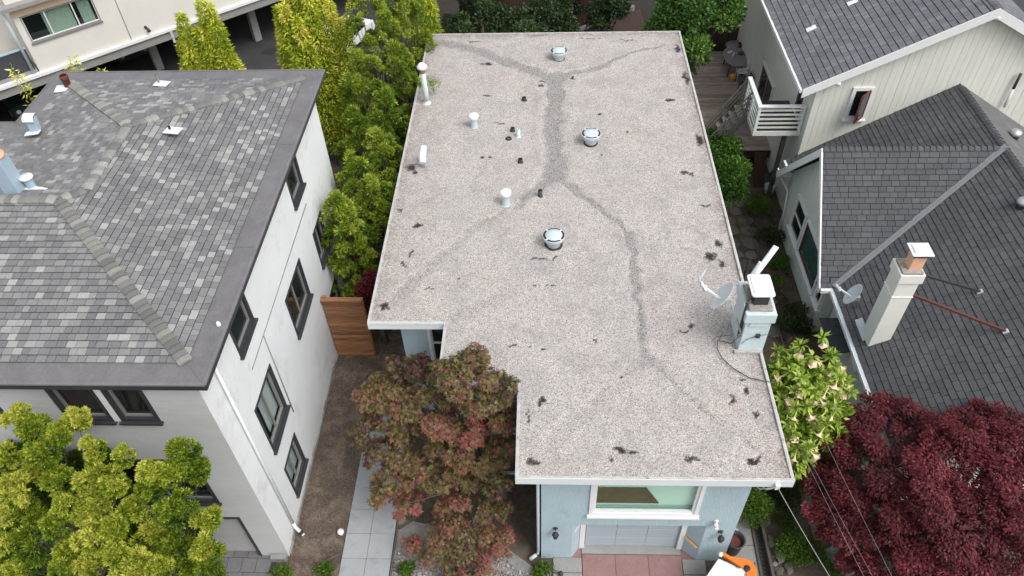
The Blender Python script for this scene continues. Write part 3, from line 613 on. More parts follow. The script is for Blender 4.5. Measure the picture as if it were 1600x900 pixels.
d0 = box('front_door', (-1.6, 12.16, 0.1), (-.6, 12.22, 2.2), 'dark_wood', H); MB().lathe((-.72, 12.14, 1.1), [(0, -.03), (.035, -.02), (.035, .02), (0, .03)], 10, (0, 1, 0)).build('handle', 'steel', d0)
# big front window
fw = window(H, (1.20, 9.45, 2.66), (1, 0, 0), (0, -1, 0), 2.80, 1.94, .10, .07, 'white', 'white', 'pane_front', .03, None, True, .04, label='large white framed picture window over the garage')
MB().box((1.0, 9.70, 2.60), (4.2, 12.0, 2.64)).build('room_floor', 'floor_reflection_brown', H)
mb = MB(); mb.box((1.0, 11.9, 2.64), (4.2, 11.95, 5.1)); mb.box((0.98, 9.66, 2.64), (1.0, 11.9, 5.1)); mb.box((4.2, 9.66, 2.64), (4.22, 11.9, 5.1)); mb.build('room_wall', 'interior_teal', H)
M['blind_reflection'] = mat('aqua_blind_reflection', (0.72, 0.86, 0.79, 1), 0.8, 0.03, 2)
bl_ = box('blind_and_reflection', (1.22, 9.60, 2.68), (3.98, 9.62, 4.58), 'blind_reflection', H)  # aqua sheet holding the paler part of a painted street reflection
MB().prism([(1.28, 9.555, 3.05), (2.98, 9.555, 3.05), (2.60, 9.555, 3.80), (1.28, 9.555, 3.80)], (0, .03, 0)).build('reflection_panel', 'floor_reflection_brown', bl_)  # brown part of the street reflection, modelled behind the glass
MB().box((1.28, 9.56, 2.86), (3.9, 9.585, 2.92)).build('blind_rail', 'door_blue', bl_); MB().box((2.2, 9.565, 3.97), (2.22, 9.585, 4.55)).build('blind_seam', 'floor_reflection_brown', bl_)
# garage: splayed jambs, trim, panelled door
jm = MB()
jm.poly([(0.82, 9.45, 0), (1.08, 9.80, 0), (1.08, 9.80, door_h), (0.82, 9.45, door_h)]); jm.poly([(4.33, 9.45, 0), (4.33, 9.45, door_h), (3.92, 9.80, door_h), (3.92, 9.80, 0)])
jm.poly([(0.82, 9.45, door_h - .003), (4.33, 9.45, door_h - .003), (3.92, 9.80, door_h - .003), (1.08, 9.80, door_h - .003)]); jm.build('garage_jamb', 'stucco_blue', H)
gd = MB(); gd.box((1.08, 9.84, 0.06), (3.92, 9.88, door_h + .2)); gdo = gd.build('garage_door', 'door_blue', H)
for i in range(3):
    for j in range(4):
        box('panel', (1.23 + i * .85, 9.818, .08 + j * .5), (1.23 + (i + 1) * .85 - .008, 9.84, .08 + (j + 1) * .5 - .005), 'door_blue', gdo, .005)
for x in (1.06, 3.82): box('door_trim', (x, 9.74, 0.02), (x + .14, 9.815, door_h - .005), 'white', H)
pl = MB(); a, b = Vector((0.82, 9.45, 0)), Vector((1.08, 9.80, 0)); dd = (b - a).normalized(); nn = Vector((dd.y, -dd.x, 0))
for z0, z1, t0, t1 in ((1.35, 1.56, .12, .36),): pl.prism([a + dd * t0 + Vector((0, 0, z0)), a + dd * t1 + Vector((0, 0, z0)), a + dd * t1 + Vector((0, 0, z1)), a + dd * t0 + Vector((0, 0, z1))], nn * .006)
pl.build('notice_plate', 'plaque', H)
def lantern(x, z):
    mb = MB(); mb.lathe((x, 9.45, z + .12), [(0, .0), (.07, .0), (.07, .02), (.03, .03)], 12, (0, -1, 0)); mb.tube([(x, 9.43, z + .12), (x, 9.36, z + .17), (x, 9.30, z + .12)], .012, 6)
    mb.lathe((x, 9.29, z - .16), [(0, 0), (.03, .01), (.055, .04), (.065, .05), (.085, .2), (.10, .205), (.06, .26), (.02, .29), (.012, .32), (0, .32)], 6)
    l_ = mb.build('wall_lantern', 'charcoal', H); MB().lathe((x, 9.29, z - .10), [(.062, 0), (.078, .13)], 6).build('pane', 'pane', l_); return l_
lantern(.36, 1.72); lantern(4.74, 1.66)
mb = MB(); mb.lathe((4.52, 9.45, 2.35), [(0, 0), (.07, 0), (.07, .025), (0, .03)], 14, (0, -1, 0)); fl = mb.build('security_light', 'white', H)
mb = MB(); 
for dz, ax in ((.05, (-.3, -1, .1)), (-.07, (.1, -1, -.6))): mb.lathe((4.52, 9.40, 2.35 + dz), [(0, -.02), (.035, 0), (.045, .06), (.065, .11), (.06, .13), (0, .135)], 14, ax)
mb.build('lamp_head', 'white', fl)
mb = MB(); mb.tube([(-.1, 9.52, 5.1), (-.1, 9.52, .35), (-.12, 9.5, .2), (-.28, 9.42, .08)], .045, 8); mb.build('downspout', 'galv', H); MB().tube([(-.16, 9.47, .15), (-.34, 9.38, .06)], .06, 8).build('downspout_shoe', 'pale_green', H)
# roof fittings
def big_vent(x, y, s=1.0):
    mb = MB(); mb.lathe((x, y, ZR - .07), [(.20 * s, 0), (.20 * s, .10), (.27 * s, .22), (.325 * s, .33), (.335 * s, .41), (.322 * s, .42), (.315 * s, .36), (.25 * s, .28)], 28)
    v = mb.build('roof_vent', 'galv', H)
    MB().lathe((x, y, ZR + .335), [(.318 * s, 0), (.316 * s, .008), (.20 * s, .004)], 28).build('gap_shade_ring', 'black_rubber', v)  # solid black ring painting the shade of the gap round the cap
    mb = MB(); mb.lathe((x, y, ZR + .29), [(.24 * s, .0), (.258 * s, .06), (.25 * s, .075), (.10 * s, .09), (0, .095)], 28); mb.build('cap', 'cap_blue', v)
    mb = MB()
    for k in range(4):
        a = k * PI / 2 + .75; mb.bar((x + .24 * s * math.cos(a), y + .24 * s * math.sin(a), ZR + .345), (x + .325 * s * math.cos(a), y + .325 * s * math.sin(a), ZR + .345), .04, .02)
    mb.build('bracket', 'white_metal', v)
    mb = MB(); mb.lathe((x, y, ZR - .055), [(.30 * s, 0), (.20 * s, .03)], 20); mb.build('flashing', 'black_rubber', v)
M['cap_blue'] = mat('pale_blue_vent_cap', (0.50, 0.58, 0.60, 1), 0.4, 0.05, 4)
big_vent(.65, 27.55); big_vent(1.67, 21.9); big_vent(.34, 16.72)
def mushroom(x, y, h, r):
    mb = MB(); mb.lathe((x, y, ZR - .06), [(r * 1.25, 0), (r * 1.1, .04), (r, .10), (r, h - .12)], 18); v = mb.build('pipe_vent', 'galv', H)
    mb = MB(); mb.lathe((x, y, ZR + h - .2), [(r * .8, 0), (r * 1.2, .03), (r * 1.42, .10), (r * 1.45, .17), (r * 1.2, .21), (0, .235)], 18); mb.build('cap', 'white_metal', v)
mushroom(-2.43, 22.9, .46, .125); mushroom(-1.15, 18.62, .47, .125)
fx, fy = -4.3, 24.48
mb = MB(); mb.tube([(fx, fy, ZR - .06), (fx + .0, fy, ZR + .4), (fx - .02, fy, ZR + 1.3)], .10, 14); mb.lathe((fx, fy, ZR - .05), [(.17, 0), (.12, .05), (.105, .12)], 14); fl = mb.build('flue_pipe', 'pale_green', H)
MB().lathe((fx - .02, fy, ZR + 1.2), [(.103, 0), (.106, .06), (.104, .13)], 14).build('collar', 'rust', fl)
MB().lathe((fx - .02, fy, ZR + 1.3), [(.10, 0), (.11, .06), (.19, .09), (.20, .16), (.11, .26), (.05, .30), (0, .3)], 8).build('cap', 'white_metal', fl)
mb = MB(); mb.tube([(-3.99, 20.6, ZR - .07), (-3.99, 20.62, ZR + .30), (-3.99, 20.66, ZR + .36)], .095, 14); el = mb.build('elbow_vent', 'galv', H)
mb = MB(); mb.tube([(-3.985, 20.40, ZR + .24), (-3.985, 20.6, ZR + .38), (-3.97, 20.9, ZR + .55)], .115, 14); mb.build('hood', 'white_metal', el)
def stub(x, y, h, r, m):
    mb = MB(); mb.lathe((x, y, ZR - .06), [(r * 1.7, 0), (r, .05), (r, h), (r * .75, h), (r * .75, h - .05)], 12); mb.build('vent_stub', m, H)
stub(-.68, 24.6, .14, .075, 'black_rubber'); stub(-.74, 20.8, .16, .075, 'black_rubber'); stub(-.07, 19.0, .26, .07, 'charcoal'); stub(-1.05, 22.62, .15, .075, 'black_rubber'); stub(-.84, 22.3, .32, .07, 'galv'); stub(-1.18, 22.15, .07, .08, 'black_rubber')
# chimney at the right roof edge
mb = MB(); x0, x1, y0, y1 = 5.08, 5.72, 12.66, 13.72
M['stucco_pale'] = mat('weathered_pale_blue_render', (0.50, 0.59, 0.605, 1), 0.85, 0.08, 4, 0.5, 20, stain=((0.36, 0.36, 0.33, 1), 4, 0.58, 0.6))
ch = mb.hexa([(x0, y0, 4.5), (x1, y0, 4.5), (x1, y1, 4.5), (x0, y1, 4.5), (x0, y0, 6.62), (x1, y0, 6.62), (x1, y1, 6.62), (x0, y1, 6.62)]).build('chimney', 'stucco_pale', H, .015)
mb = MB(); mb.box((x0 - .06, y0 - .06, 6.55), (x1 + .06, y1 + .06, 6.86)); mb.box((x0 + .1, y0 - .03, 6.38), (x1 - .1, y0, 6.56)); mb.build('crown', 'stucco_pale', ch, .025)
MB().box((x0 + .02, y0 + .05, 6.86), (x1 - .02, y1 - .1, 6.93)).build('mortar_bed', 'mortar', ch, .03)
MB().box((x0 + .14, y0 + .22, 6.9), (x1 - .14, y1 - .25, 7.28)).build('flue', 'charcoal', ch)
rc = lambda x0, x1, y0, y1, z, r: [Vector((cx + r * math.cos(t), cy + r * math.sin(t), z)) for cx, cy, t0 in ((x1 - r, y1 - r, 0), (x0 + r, y1 - r, PI / 2), (x0 + r, y0 + r, PI), (x1 - r, y0 + r, 1.5 * PI)) for t in (t0, t0 + PI / 6, t0 + PI / 3, t0 + PI / 2)]
mb = MB(); mb.prism(rc(5.11, 5.68, 12.80, 13.56, 7.28, .07), (0, 0, .05)); mb.prism(rc(5.17, 5.62, 12.87, 13.49, 7.331, .05), (0, 0, .025)); mb.build('cap', 'white_metal', ch, .012)
MB().box((x0 - .1, y0 - .1, ZR - .06), (x1 - .02, y0, ZR + .02)).build('flashing', 'coping', ch)
mb = MB(); mb.bar((5.04, 12.80, 5.95), (5.04, 12.80, 7.05), .05, .07); mb.tube([(5.02, 12.85, 7.0), (5.1, 12.9, 7.15), (5.2, 12.95, 7.05)], .02, 6); mb.tube([(5.0, 12.74, 5.9), (5.0, 12.73, 6.6), (5.06, 12.78, 7.1)], .018, 6); mb.build('cable_bundle', 'charcoal', ch)
mb = MB(); mb.box((5.42, 12.6, 5.98), (5.52, 12.66, 6.1)); mb.tube([(5.42, 12.63, 6.02), (5.2, 12.62, 5.9), (5.12, 12.64, 5.72)], .008, 5); mb.tube([(5.5, 12.64, 6.05), (5.7, 12.64, 6.08)], .006, 5); mb.build('junction_box', 'charcoal', ch)

def satellite_dish(name_label, C, nrm, R, mount, feed, group='satellite dishes'):
    t = thing('satellite_dish', name_label, 'satellite dish', mount, group); C, nrm = Vector(C), Vector(nrm).normalized()
    mb = MB(); prof = [(R * k / 7, .16 * R * (k / 7) ** 2) for k in range(8)]; prof += [(R * 1.02, .15 * R), (R * .95, .10 * R)] + [(R * k / 5, .16 * R * (k / 5) ** 2 - .02) for k in (4, 2, 0)]
    mb.lathe(C, prof, 28, nrm); mb.build('reflector', 'dish_grey', t)
    mb = MB(); mb.tube([Vector(mount), C - nrm * .22, C - nrm * .03], .03, 8); mb.box(tuple(C - nrm * .14 - Vector((.07, .07, .07))), tuple(C - nrm * .14 + Vector((.07, .07, .07)))); mb.build('mount', 'steel', t)
    mb = MB(); low = C - Vector((0, 0, R * .35)) + nrm * .02; mb.bar(low, Vector(feed), .05, .045); mb.build('feed_arm', 'white_metal', t)
    f = Vector(feed); mb = MB(); d = (C - f).normalized(); mb.lathe(f, [(.0, -.09), (.045, -.08), (.045, .03), (.065, .08), (0, .085)], 12, d); mb.bar(f + Vector((-.04, .1, .02)), f + Vector((.05, -.12, -.06)), .06, .09); ff = mb.build('feed_horn', 'galv', t)
    return t
c_ = aty(1131, 464, 12.9); f_ = aty(1099, 447, 12.9)
d1 = satellite_dish('white satellite dish bolted to the pale blue chimney', c_, (-.78, .30, .52), .40, (5.06, 12.72, 6.05), f_)
mb = MB(); a0 = Vector(f_); mb.tube([a0 + Vector((.0, .02, -.05)), a0 + Vector((-.08, .16, .06)), a0 + Vector((.08, .36, .20))], .018, 6); mb.build('feed_bracket', 'galv', d1).matrix_parent_inverse = Matrix.Translation(-world_loc(d1))
cab = [(5.06, 12.7, 6.0), (4.85, 12.62, 5.75), (4.72, 12.85, 5.55), (4.6, 12.95, 5.47), (4.55, 12.7, 5.46), (4.62, 12.4, 5.45), (4.85, 12.05, 5.45), (5.2, 11.75, 5.46), (5.5, 11.65, 5.47), (5.72, 11.62, 5.45), (5.76, 11.62, 5.0)]
tag(MB().tube(cab, .014, 5).tube([(4.86, 12.7, 6.0), (4.5, 12.8, 5.8), (4.42, 12.85, 5.6), (4.52, 12.85, 5.5), (4.6, 12.83, 5.7), (4.62, 12.8, 5.95)], .008, 5).build('antenna_cable', 'charcoal'), 'black cable running from the chimney dish over the gravel to the roof edge', 'cable')
a0, b0 = aty(1181, 428, 13.9), aty(1213, 385, 14.1)
pan = thing('panel_antenna', 'long flat white antenna bar rising behind the chimney cap', 'antenna', tuple(a0))
MB().bar(a0, b0, .15, .05, (0, -1, .3)).build('antenna_bar', 'white_metal', pan, .01); MB().bar(a0 + np.array([-.12, 0, -.1]), a0 + np.array([.02, 0, .42]), .06, .05).build('support', 'white_metal', pan); MB().tube([tuple(a0), (5.5, 13.74, 6.7), (5.5, 13.74, 6.0)], .025, 6).build('mast', 'steel', pan)
def on_jamb(px, py):                                     # right splayed jamb plane
    r = _ray(px, py); n = np.array([.35, .41, 0.]); return Vector(CAM + r * (((np.array([4.33, 9.45, 0]) - CAM) @ n) / (r @ n))) - Vector((.03, .035, 0))
pa, pb = on_jamb(1071.5, 837.5), on_jamb(1090, 854.5); off_ = (pb - pa).cross(Vector((.35, .41, 0))).normalized() * .022
st = tag(MB().bar(pa + off_, pb + off_, .03, .045).build('straightedge', 'yellow'), 'yellow and white straightedge leaning on the right garage jamb', 'straightedge')
MB().bar(pa - off_, pb - off_, .028, .03).build('edge_strip', 'white', st)

# ================================================================== WHITE HOUSE (left)
WH = thing('white_house', 'tall white stucco house with a mixed grey shingle hip roof, left', 'house', (-12, 15, 0))
ZE = 8.6
EAVE = [(-26, 9.1), (-6.87, 9.1), (-6.87, 21.4), (-15.5, 21.4), (-15.5, 18.6), (-26, 18.6)]
def poly_slab(pts, z0, z1): return MB().prism([(x, y, z0) for x, y in pts], (0, 0, z1 - z0))
wroof = poly_slab(EAVE, ZE - .19, ZE - .012).build('hip_roof', 'charcoal', WH)
# flat rolled-roofing border with a lip
mb = MB()
for i in range(len(EAVE)):
    (ax, ay), (bx_, by_) = EAVE[i], EAVE[(i + 1) % len(EAVE)]; d = Vector((bx_ - ax, by_ - ay, 0)).normalized(); nn = Vector((d.y, -d.x, 0)); p, q = Vector((ax, ay, 0)), Vector((bx_, by_, 0))
    mb.hexa([p + Vector((0, 0, ZE - .03)) + nn * .02, q + nn * .02 + Vector((0, 0, ZE - .03)), q - nn * .05 + Vector((0, 0, ZE - .03)), p - nn * .05 + Vector((0, 0, ZE - .03)), p + nn * .02 + Vector((0, 0, ZE + .012)), q + nn * .02 + Vector((0, 0, ZE + .012)), q - nn * .05 + Vector((0, 0, ZE + .02)), p - nn * .05 + Vector((0, 0, ZE + .02))])
mb.build('drip_edge', 'torch_down', wroof)
poly_slab([(-25.9, 9.14), (-6.91, 9.14), (-6.91, 21.36), (-15.46, 21.36), (-15.46, 18.56), (-25.9, 18.56)], ZE - .011, ZE + .006).build('roof_border', 'torch_down', wroof)
for a, b in (((-9.05, 9.12), (-9.05, 9.66)), ((-6.9, 13.2), (-7.4, 13.2)), ((-6.9, 17.4), (-7.4, 17.4)), ((-13.2, 9.12), (-13.2, 9.66)), ((-7.42, 9.65), (-6.95, 9.18))):
    MB().bar((a[0], a[1], ZE + .007), (b[0], b[1], ZE + .007), .03, .012).build('seam', 'torch_down', wroof)
sl = 0.226; k_ = math.sqrt(1 + sl * sl); zb = ZE + .02
x1, y0_, y1_, xl, yn = -7.42, 9.65, 20.85, -14.95, 18.05
w_ = (x1 - xl) / 2; xr = x1 - w_; d_ = (yn - y0_) / 2; yr = y0_ + d_; xe_ = x1 - d_
Pt = lambda x, y, d: (x, y, zb + sl * d)
mbu = MB(); E_, R1, R2 = Pt(xe_, yr, d_), Pt(xr, y1_ - w_, w_), Pt(xr, yn - w_, w_)
cFR, cBR, cBL, cN = Pt(x1, y0_, 0), Pt(x1, y1_, 0), Pt(xl, y1_, 0), Pt(xl, yn, 0); fL, bL, rL = Pt(-25.5, y0_, 0), Pt(-25.5, yn, 0), Pt(-25.5, yr, d_)
for p in ([cFR, cBR, R1, R2, E_], [fL, cFR, E_, rL], [cBR, cBL, R1], [cBL, cN, R2, R1], [cN, bL, rL, E_, R2]): mbu.poly([(a, b, c - .012) for a, b, c in p])
mbu.build('roof_underlay', 'underlay', wroof)
sh = Shingles(); EX = .172; WD = (.16, .19, .21, .24, .27)
O_ = (x1, y0_, zb)
sh.slope(wroof, (x1, y0_, zb), (0, 1, 0), (-1, 0, sl), [[(0, 0), (11.2, 0), (11.2 - w_, w_ * k_), (w_, w_ * k_)], [(w_, w_ * k_), (yn - w_ - y0_, w_ * k_), (d_, d_ * k_)]], EX, WD, 'shingle_light')
sh.slope(wroof, (x1, y0_, zb), (-1, 0, 0), (0, 1, sl), [[(0, 0), (17, 0), (17, d_ * k_), (d_, d_ * k_)]], EX, WD, 'shingle_light')
sh.slope(wroof, (x1, y1_, zb), (-1, 0, 0), (0, -1, sl), [[(0, 0), (2 * w_, 0), (w_, w_ * k_)]], EX, WD, 'shingle_light')
sh.slope(wroof, (xl, yn, zb), (0, 1, 0), (1, 0, sl), [[(0, 0), (2.8, 0), (2.8 - w_, w_ * k_), (-w_, w_ * k_)]], EX, WD, 'shingle_light')
sh.slope(wroof, (xl, yn, zb), (-1, 0, 0), (0, -1, sl), [[(0, 0), (9, 0), (9, d_ * k_), (xl - xe_, d_ * k_), (xl - xr, w_ * k_)]], EX, WD, 'shingle_light')
sh.build(300)
sR, sF, sB, sL = Vector((1, 0, -sl)), Vector((0, -1, -sl)), Vector((0, 1, -sl)), Vector((-1, 0, -sl))
up_ = lambda p, h=.02: (p[0], p[1], p[2] + h)
ridge_caps(wroof, up_(cFR), up_(E_), sR, sF, 'cap_light'); ridge_caps(wroof, up_(cBR), up_(R1), sR, sB, 'cap_light'); ridge_caps(wroof, up_(cBL), up_(R1), sL, sB, 'cap_light')
ridge_caps(wroof, up_(R1), up_(R2), sR, sL, 'cap_light'); ridge_caps(wroof, up_(R2), up_(E_), sR, sB, 'cap_light'); ridge_caps(wroof, up_((-19, yr, E_[2])), up_(E_), sF, sB, 'cap_light')
# walls
WX_ = -7.27
side_w = [(11.28, 12.52, 6.77, 7.98), (16.92, 18.1, 6.68, 7.98), (14.4, 16.18, 3.80, 5.40), (10.85, 12.38, 3.18, 5.14), (10.94, 12.18, .64, 2.15), (17.67, 18.84, 3.5, 4.97), (17.6, 18.6, 1.2, 2.2)]
wall('side_wall', (WX_, 0, 0), (0, 1, 0), (1, 0, 0), (9.38, 20.95), (0, ZE - .18), side_w, .2, 'stucco_white', WH)
front_w = [(-10.62, -9.56, 6.87, 8.22), (-9.40, -8.50, 6.87, 8.22), (-13.6, -11.94, 6.95, 8.22), (-10.9, -8.32, 3.15, 5.24), (-11.2, -8.04, -1, 2.36)]
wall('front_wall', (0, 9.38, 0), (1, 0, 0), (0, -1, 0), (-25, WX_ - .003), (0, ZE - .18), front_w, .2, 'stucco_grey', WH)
wall('rear_wall', (0, 20.95, 0), (1, 0, 0), (0, 1, 0), (-15.1, WX_ - .2), (0, ZE - .18), [], .2, 'stucco_white', WH)
wall('side_wall', (-15.1, 0, 0), (0, 1, 0), (-1, 0, 0), (18.3, 20.9), (0, ZE - .18), [], .2, 'stucco_white', WH)
wall('rear_wall', (0, 18.2, 0), (1, 0, 0), (0, 1, 0), (-25, -15.1), (0, ZE - .18), [], .2, 'stucco_white', WH)
for i, (a, b, z0, z1) in enumerate(side_w):
    window(WH, (WX_, a, z0), (0, 1, 0), (1, 0, 0), b - a, z1 - z0, .085, .055, 'charcoal', 'frame_grey', 'pane_clear' if i in (3, 4) else 'pane', .09, 'v' if i in (2, 3, 4, 5) else None, True, .02)
for i, q in ((3, .62), (4, .75)):
    a, b, z0, z1 = side_w[i]; box('blind_and_reflection', (WX_ - .26, a + .05 + (b - a) * (1 - q), z0 + .05), (WX_ - .24, b - .02, z1 - .05), 'white', WH); box('room_backing', (WX_ - .9, a - .3, z0 - .3), (WX_ - .88, b + .3, z1 + .3), 'dark', WH)
for i, (a, b, z0, z1) in enumerate(front_w[:4]):
    window(WH, (a, 9.38, z0), (1, 0, 0), (0, -1, 0), b - a, z1 - z0, .085, .055, 'charcoal', 'frame_grey', 'pane', .09, 'v' if i in (2, 3) else None, True, .02)
box('mullion', (-9.553, 9.36, 6.87), (-9.407, 9.378, 8.22), 'white', WH)
gdo = box('garage_door', (-11.18, 9.52, 0), (-8.12, 9.56, 2.28), 'frame_grey', WH); mb = MB(); mb.box((-8.12, 9.36, 0), (-8.045, 9.5, 2.35)); mb.box((-11.19, 9.36, 2.27), (-8.122, 9.5, 2.352)); mb.build('door_frame', 'charcoal', gdo)
M['door_lt'] = mat('pale_grey_garage_panel', (0.40, 0.40, 0.395, 1), 0.5, 0.03)
for i in range(4): box('panel', (-11.1, 9.505, .04 + i * .56), (-8.14, 9.52, .04 + (i + 1) * .56 - .01), 'door_lt', gdo)
mb = MB(); mb.tube([(-7.2, 10.12, 8.4), (-7.2, 10.12, .5)], .04, 8); mb.build('downspout', 'stucco_white', WH)
MB().tube([(-7.2, 10.12, .56), (-7.18, 10.1, .4), (-6.95, 9.97, .14)], .055, 10).build('downspout_shoe', 'white', WH); MB().tube([(-7.05, 10.03, .25), (-6.99, 9.99, .18)], .06, 10).build('rubber_coupling', 'black_rubber', WH)
mb = MB(); mb.tube([(-7.255, 11.49, 6.0), (-7.255, 17.87, 6.07)], .012, 5); mb.tube([(-7.255, 12.62, 6.0), (-7.255, 12.57, 2.62)], .018, 5); mb.build('conduit', 'frame_grey', WH)
mb = MB()
for y in np.arange(9.45, 16.6, .35): mb.box((-7.28, y, -.05), (-7.27 + .03 + random.random() * .04, y + .36, .10 + random.random() * .12))
mb.box((-7.75, 9.2, -.05), (-7.3, 9.37, .22)); mb.build('rough_footing', 'concrete', WH, .02)
def on_white(px, py):                                    # roof surface point under a pixel: front/back slopes, then the right slope
    r = _ray(px, py); best = None
    for (O, n) in (((x1, y0_, zb), (0, -sl, 1)), ((x1, y0_, zb), (sl, 0, 1)), ((xl, yn, zb), (0, sl, 1)), ((xl, yn, zb), (-sl, 0, 1)), ((x1, y1_, zb), (0, sl, 1))):
        n = np.array(n); t = ((np.array(O) - CAM) @ n) / (r @ n); p = CAM + t * r
    t = (9.3 - CAM[2]) / r[2]; return CAM + t * r
# roof fittings
c = Vector(atz(24, 296, 9.5)); ch = MB(); s_ = .19
ch.hexa([c + Vector(q) for q in ((-s_, -s_, -.2), (s_, -s_, -.2), (s_, s_, -.2), (-s_, s_, -.2), (-s_, -s_, 0.95), (s_, -s_, 0.95), (s_, s_, 0.95), (-s_, s_, 0.95))]); ch = ch.build('chimney', 'blue_metal', WH, .01)
mb = MB(); mb.lathe(c + Vector((0, 0, .95)), [(.19, 0), (.23, .03), (.23, .1), (.19, .12), (.17, .35), (.20, .40), (.20, .5), (.14, .5), (.13, .3)], 16); mb.build('terracotta_pot', 'terracotta', ch)
mb = MB(); mb.hexa([c + Vector(q) for q in ((-.3, -.25, -.06), (.55, -.25, -.06), (.75, .1, -.07), (-.3, .3, -.05), (-.3, -.25, -.03), (.55, -.25, -.03), (.75, .1, -.04), (-.3, .3, -.02))]); mb.build('flashing', 'white_metal', ch)
def small_vent(px, py, z, h, r, m='blue_metal', cap=True):
    c = Vector(atz(px, py, z)); mb = MB(); mb.lathe(c, [(r, -.1), (r, h)], 16); v = mb.build('roof_vent', m, WH)
    if cap: MB().lathe(c + Vector((0, 0, h - .02)), [(r * 1.1, 0), (r * 1.5, .03), (r * 1.4, .07), (0, .09)], 18).build('cap', 'white_metal', v)
    return c, v
small_vent(48, 289, 9.5, .22, .11)
c = Vector(atz(55, 203, 8.92)); mb = MB(); mb.prism([c + Vector((-.13, -.08, -.05)), c + Vector((.13, -.08, -.05)), c + Vector((.13, -.02, .34)), c + Vector((-.13, -.02, .34))], (0, .2, .02)); v = mb.build('scoop_vent', 'blue_metal', WH, .02)
MB().grid([[c + Vector((a, .08 - .18 * math.cos(t), .32 + .15 * math.sin(t))) for a in (-.16, .16)] for t in np.linspace(0, PI, 8)]).build('hood', 'white_metal', v)
mb = MB(); mb.bar(c + Vector((-.25, -.12, -.05)), c + Vector((.17, -.1, .0)), .2, .015); mb.build('flashing', 'white_metal', v)
c = Vector(atz(107, 135, 8.68)); mb = MB(); mb.lathe(c, [(.11, -.1), (.11, .25), (.13, .27), (.13, .38), (.09, .38)], 14); v = mb.build('pipe_vent', 'brick_red', WH)
mb = MB(); mb.bar(c + Vector((-.35, -.15, .0)), c + Vector((.3, -.02, .02)), .4, .015); mb.build('flashing', 'white_metal', v)
for px, py, z, h in ((249, 130, 8.8, .3), (266, 203, 9.35, .12)):
    c = Vector(atz(px, py, z)); mb = MB(); mb.lathe(c, [(.035, -.2), (.035, h)], 10); v = mb.build('pipe_vent', 'charcoal' if h < .2 else 'frame_grey', WH)
    mb = MB(); mb.bar(c + Vector((-.12, -.02, .02)), c + Vector((.32, -.1, .03)), .3, .015); mb.build('flashing', 'white_metal', v)
c = Vector(atz(342, 508, ZE)); MB().lathe(c, [(.05, 0), (.05, .06), (.03, .1), (0, .11)], 10).build('roof_knob', 'white', WH)
pv = struct(box('driveway', (-12, 3, -.05), (-7.6, 9.52, .012), 'asphalt'), 'dark grey paver driveway in front of the white house garage')
for i in range(9):
    for j in range(6): box('paver', (-11.5 + i * .42 + (j % 2) * .1, 7.2 + j * .42, .012), (-11.5 + (i + 1) * .42 - .015 + (j % 2) * .1, 7.2 + (j + 1) * .42 - .015, .055), 'torch_down', pv)

# ================================================================== RIGHT HOUSE
RH = thing('sided_house', 'cream vertical-sided house with dark shingle gables and a balcony, right', 'house', (14, 20, 0))
zE, zRg = 2.64, 5.95; xk, xE, xM = 9.15, 9.56, 14.97; yF, yB, yC, yW = 17.58, 23.87, 20.72, 24.59
yS = 11.0; p1 = (zRg - zE) / (xM - xE); p2 = (zRg - zE) / (yC - yF); k1, k2 = math.sqrt(1 + p1 * p1), math.sqrt(1 + p2 * p2); L1, L2 = (xM - xE) * k1, (yC - yF) * k2
lo = MB(); t_ = .02
for p in ([(xE, yS, zE), (xE, yF, zE), (xM, yC, zRg), (xM, yS, zRg)], [(xE, yB, zE), (xE, yW, zE), (xM, yW, zRg), (xM, yC, zRg)], [(xk, yF, zE), (xE, yF, zE), (xM, yC, zRg), (xk, yC, zRg)], [(xk, yB, zE), (xE, yB, zE), (xM, yC, zRg), (xk, yC, zRg)]):
    lo.poly([(a, b, c - t_) for a, b, c in p])
lroof = lo.build('lower_roof', 'underlay', RH)
M['rolled_stained'] = mat('stained_rolled_roofing', (0.11, 0.11, 0.113, 1), 0.9, 0.25, 2, 0.2, 50, fine=0.2, stain=((0.30, 0.19, 0.07, 1), 2.0, 0.60, 0.8))
MB().poly([(xM, yS, zRg - .01), (xM, yW, zRg - .01), (xM + 6, yW, zRg - .01 - 6 * p1), (xM + 6, yS, zRg - .01 - 6 * p1)]).build('rear_slope', 'rolled_stained', lroof)
shd = Shingles(); WD2 = (.26, .30, .33, .36)
shd.slope(lroof, (xE, 6, zE), (0, 1, 0), (1, 0, p1), [[(yS - 6, 0), (yF - 6, 0), (yC - 6, L1), (yS - 6, L1)], [(yB - 6, 0), (yW - 6, 0), (yW - 6, L1), (yC - 6, L1)]], .185, WD2, 'shingle_dark', (.010, .028), .014, .018)
shd.slope(lroof, (xk, yF, zE), (1, 0, 0), (0, 1, p2), [[(0, 0), (xE - xk, 0), (xM - xk, L2), (0, L2)]], .185, WD2, 'shingle_dark', (.010, .028), .014, .018)
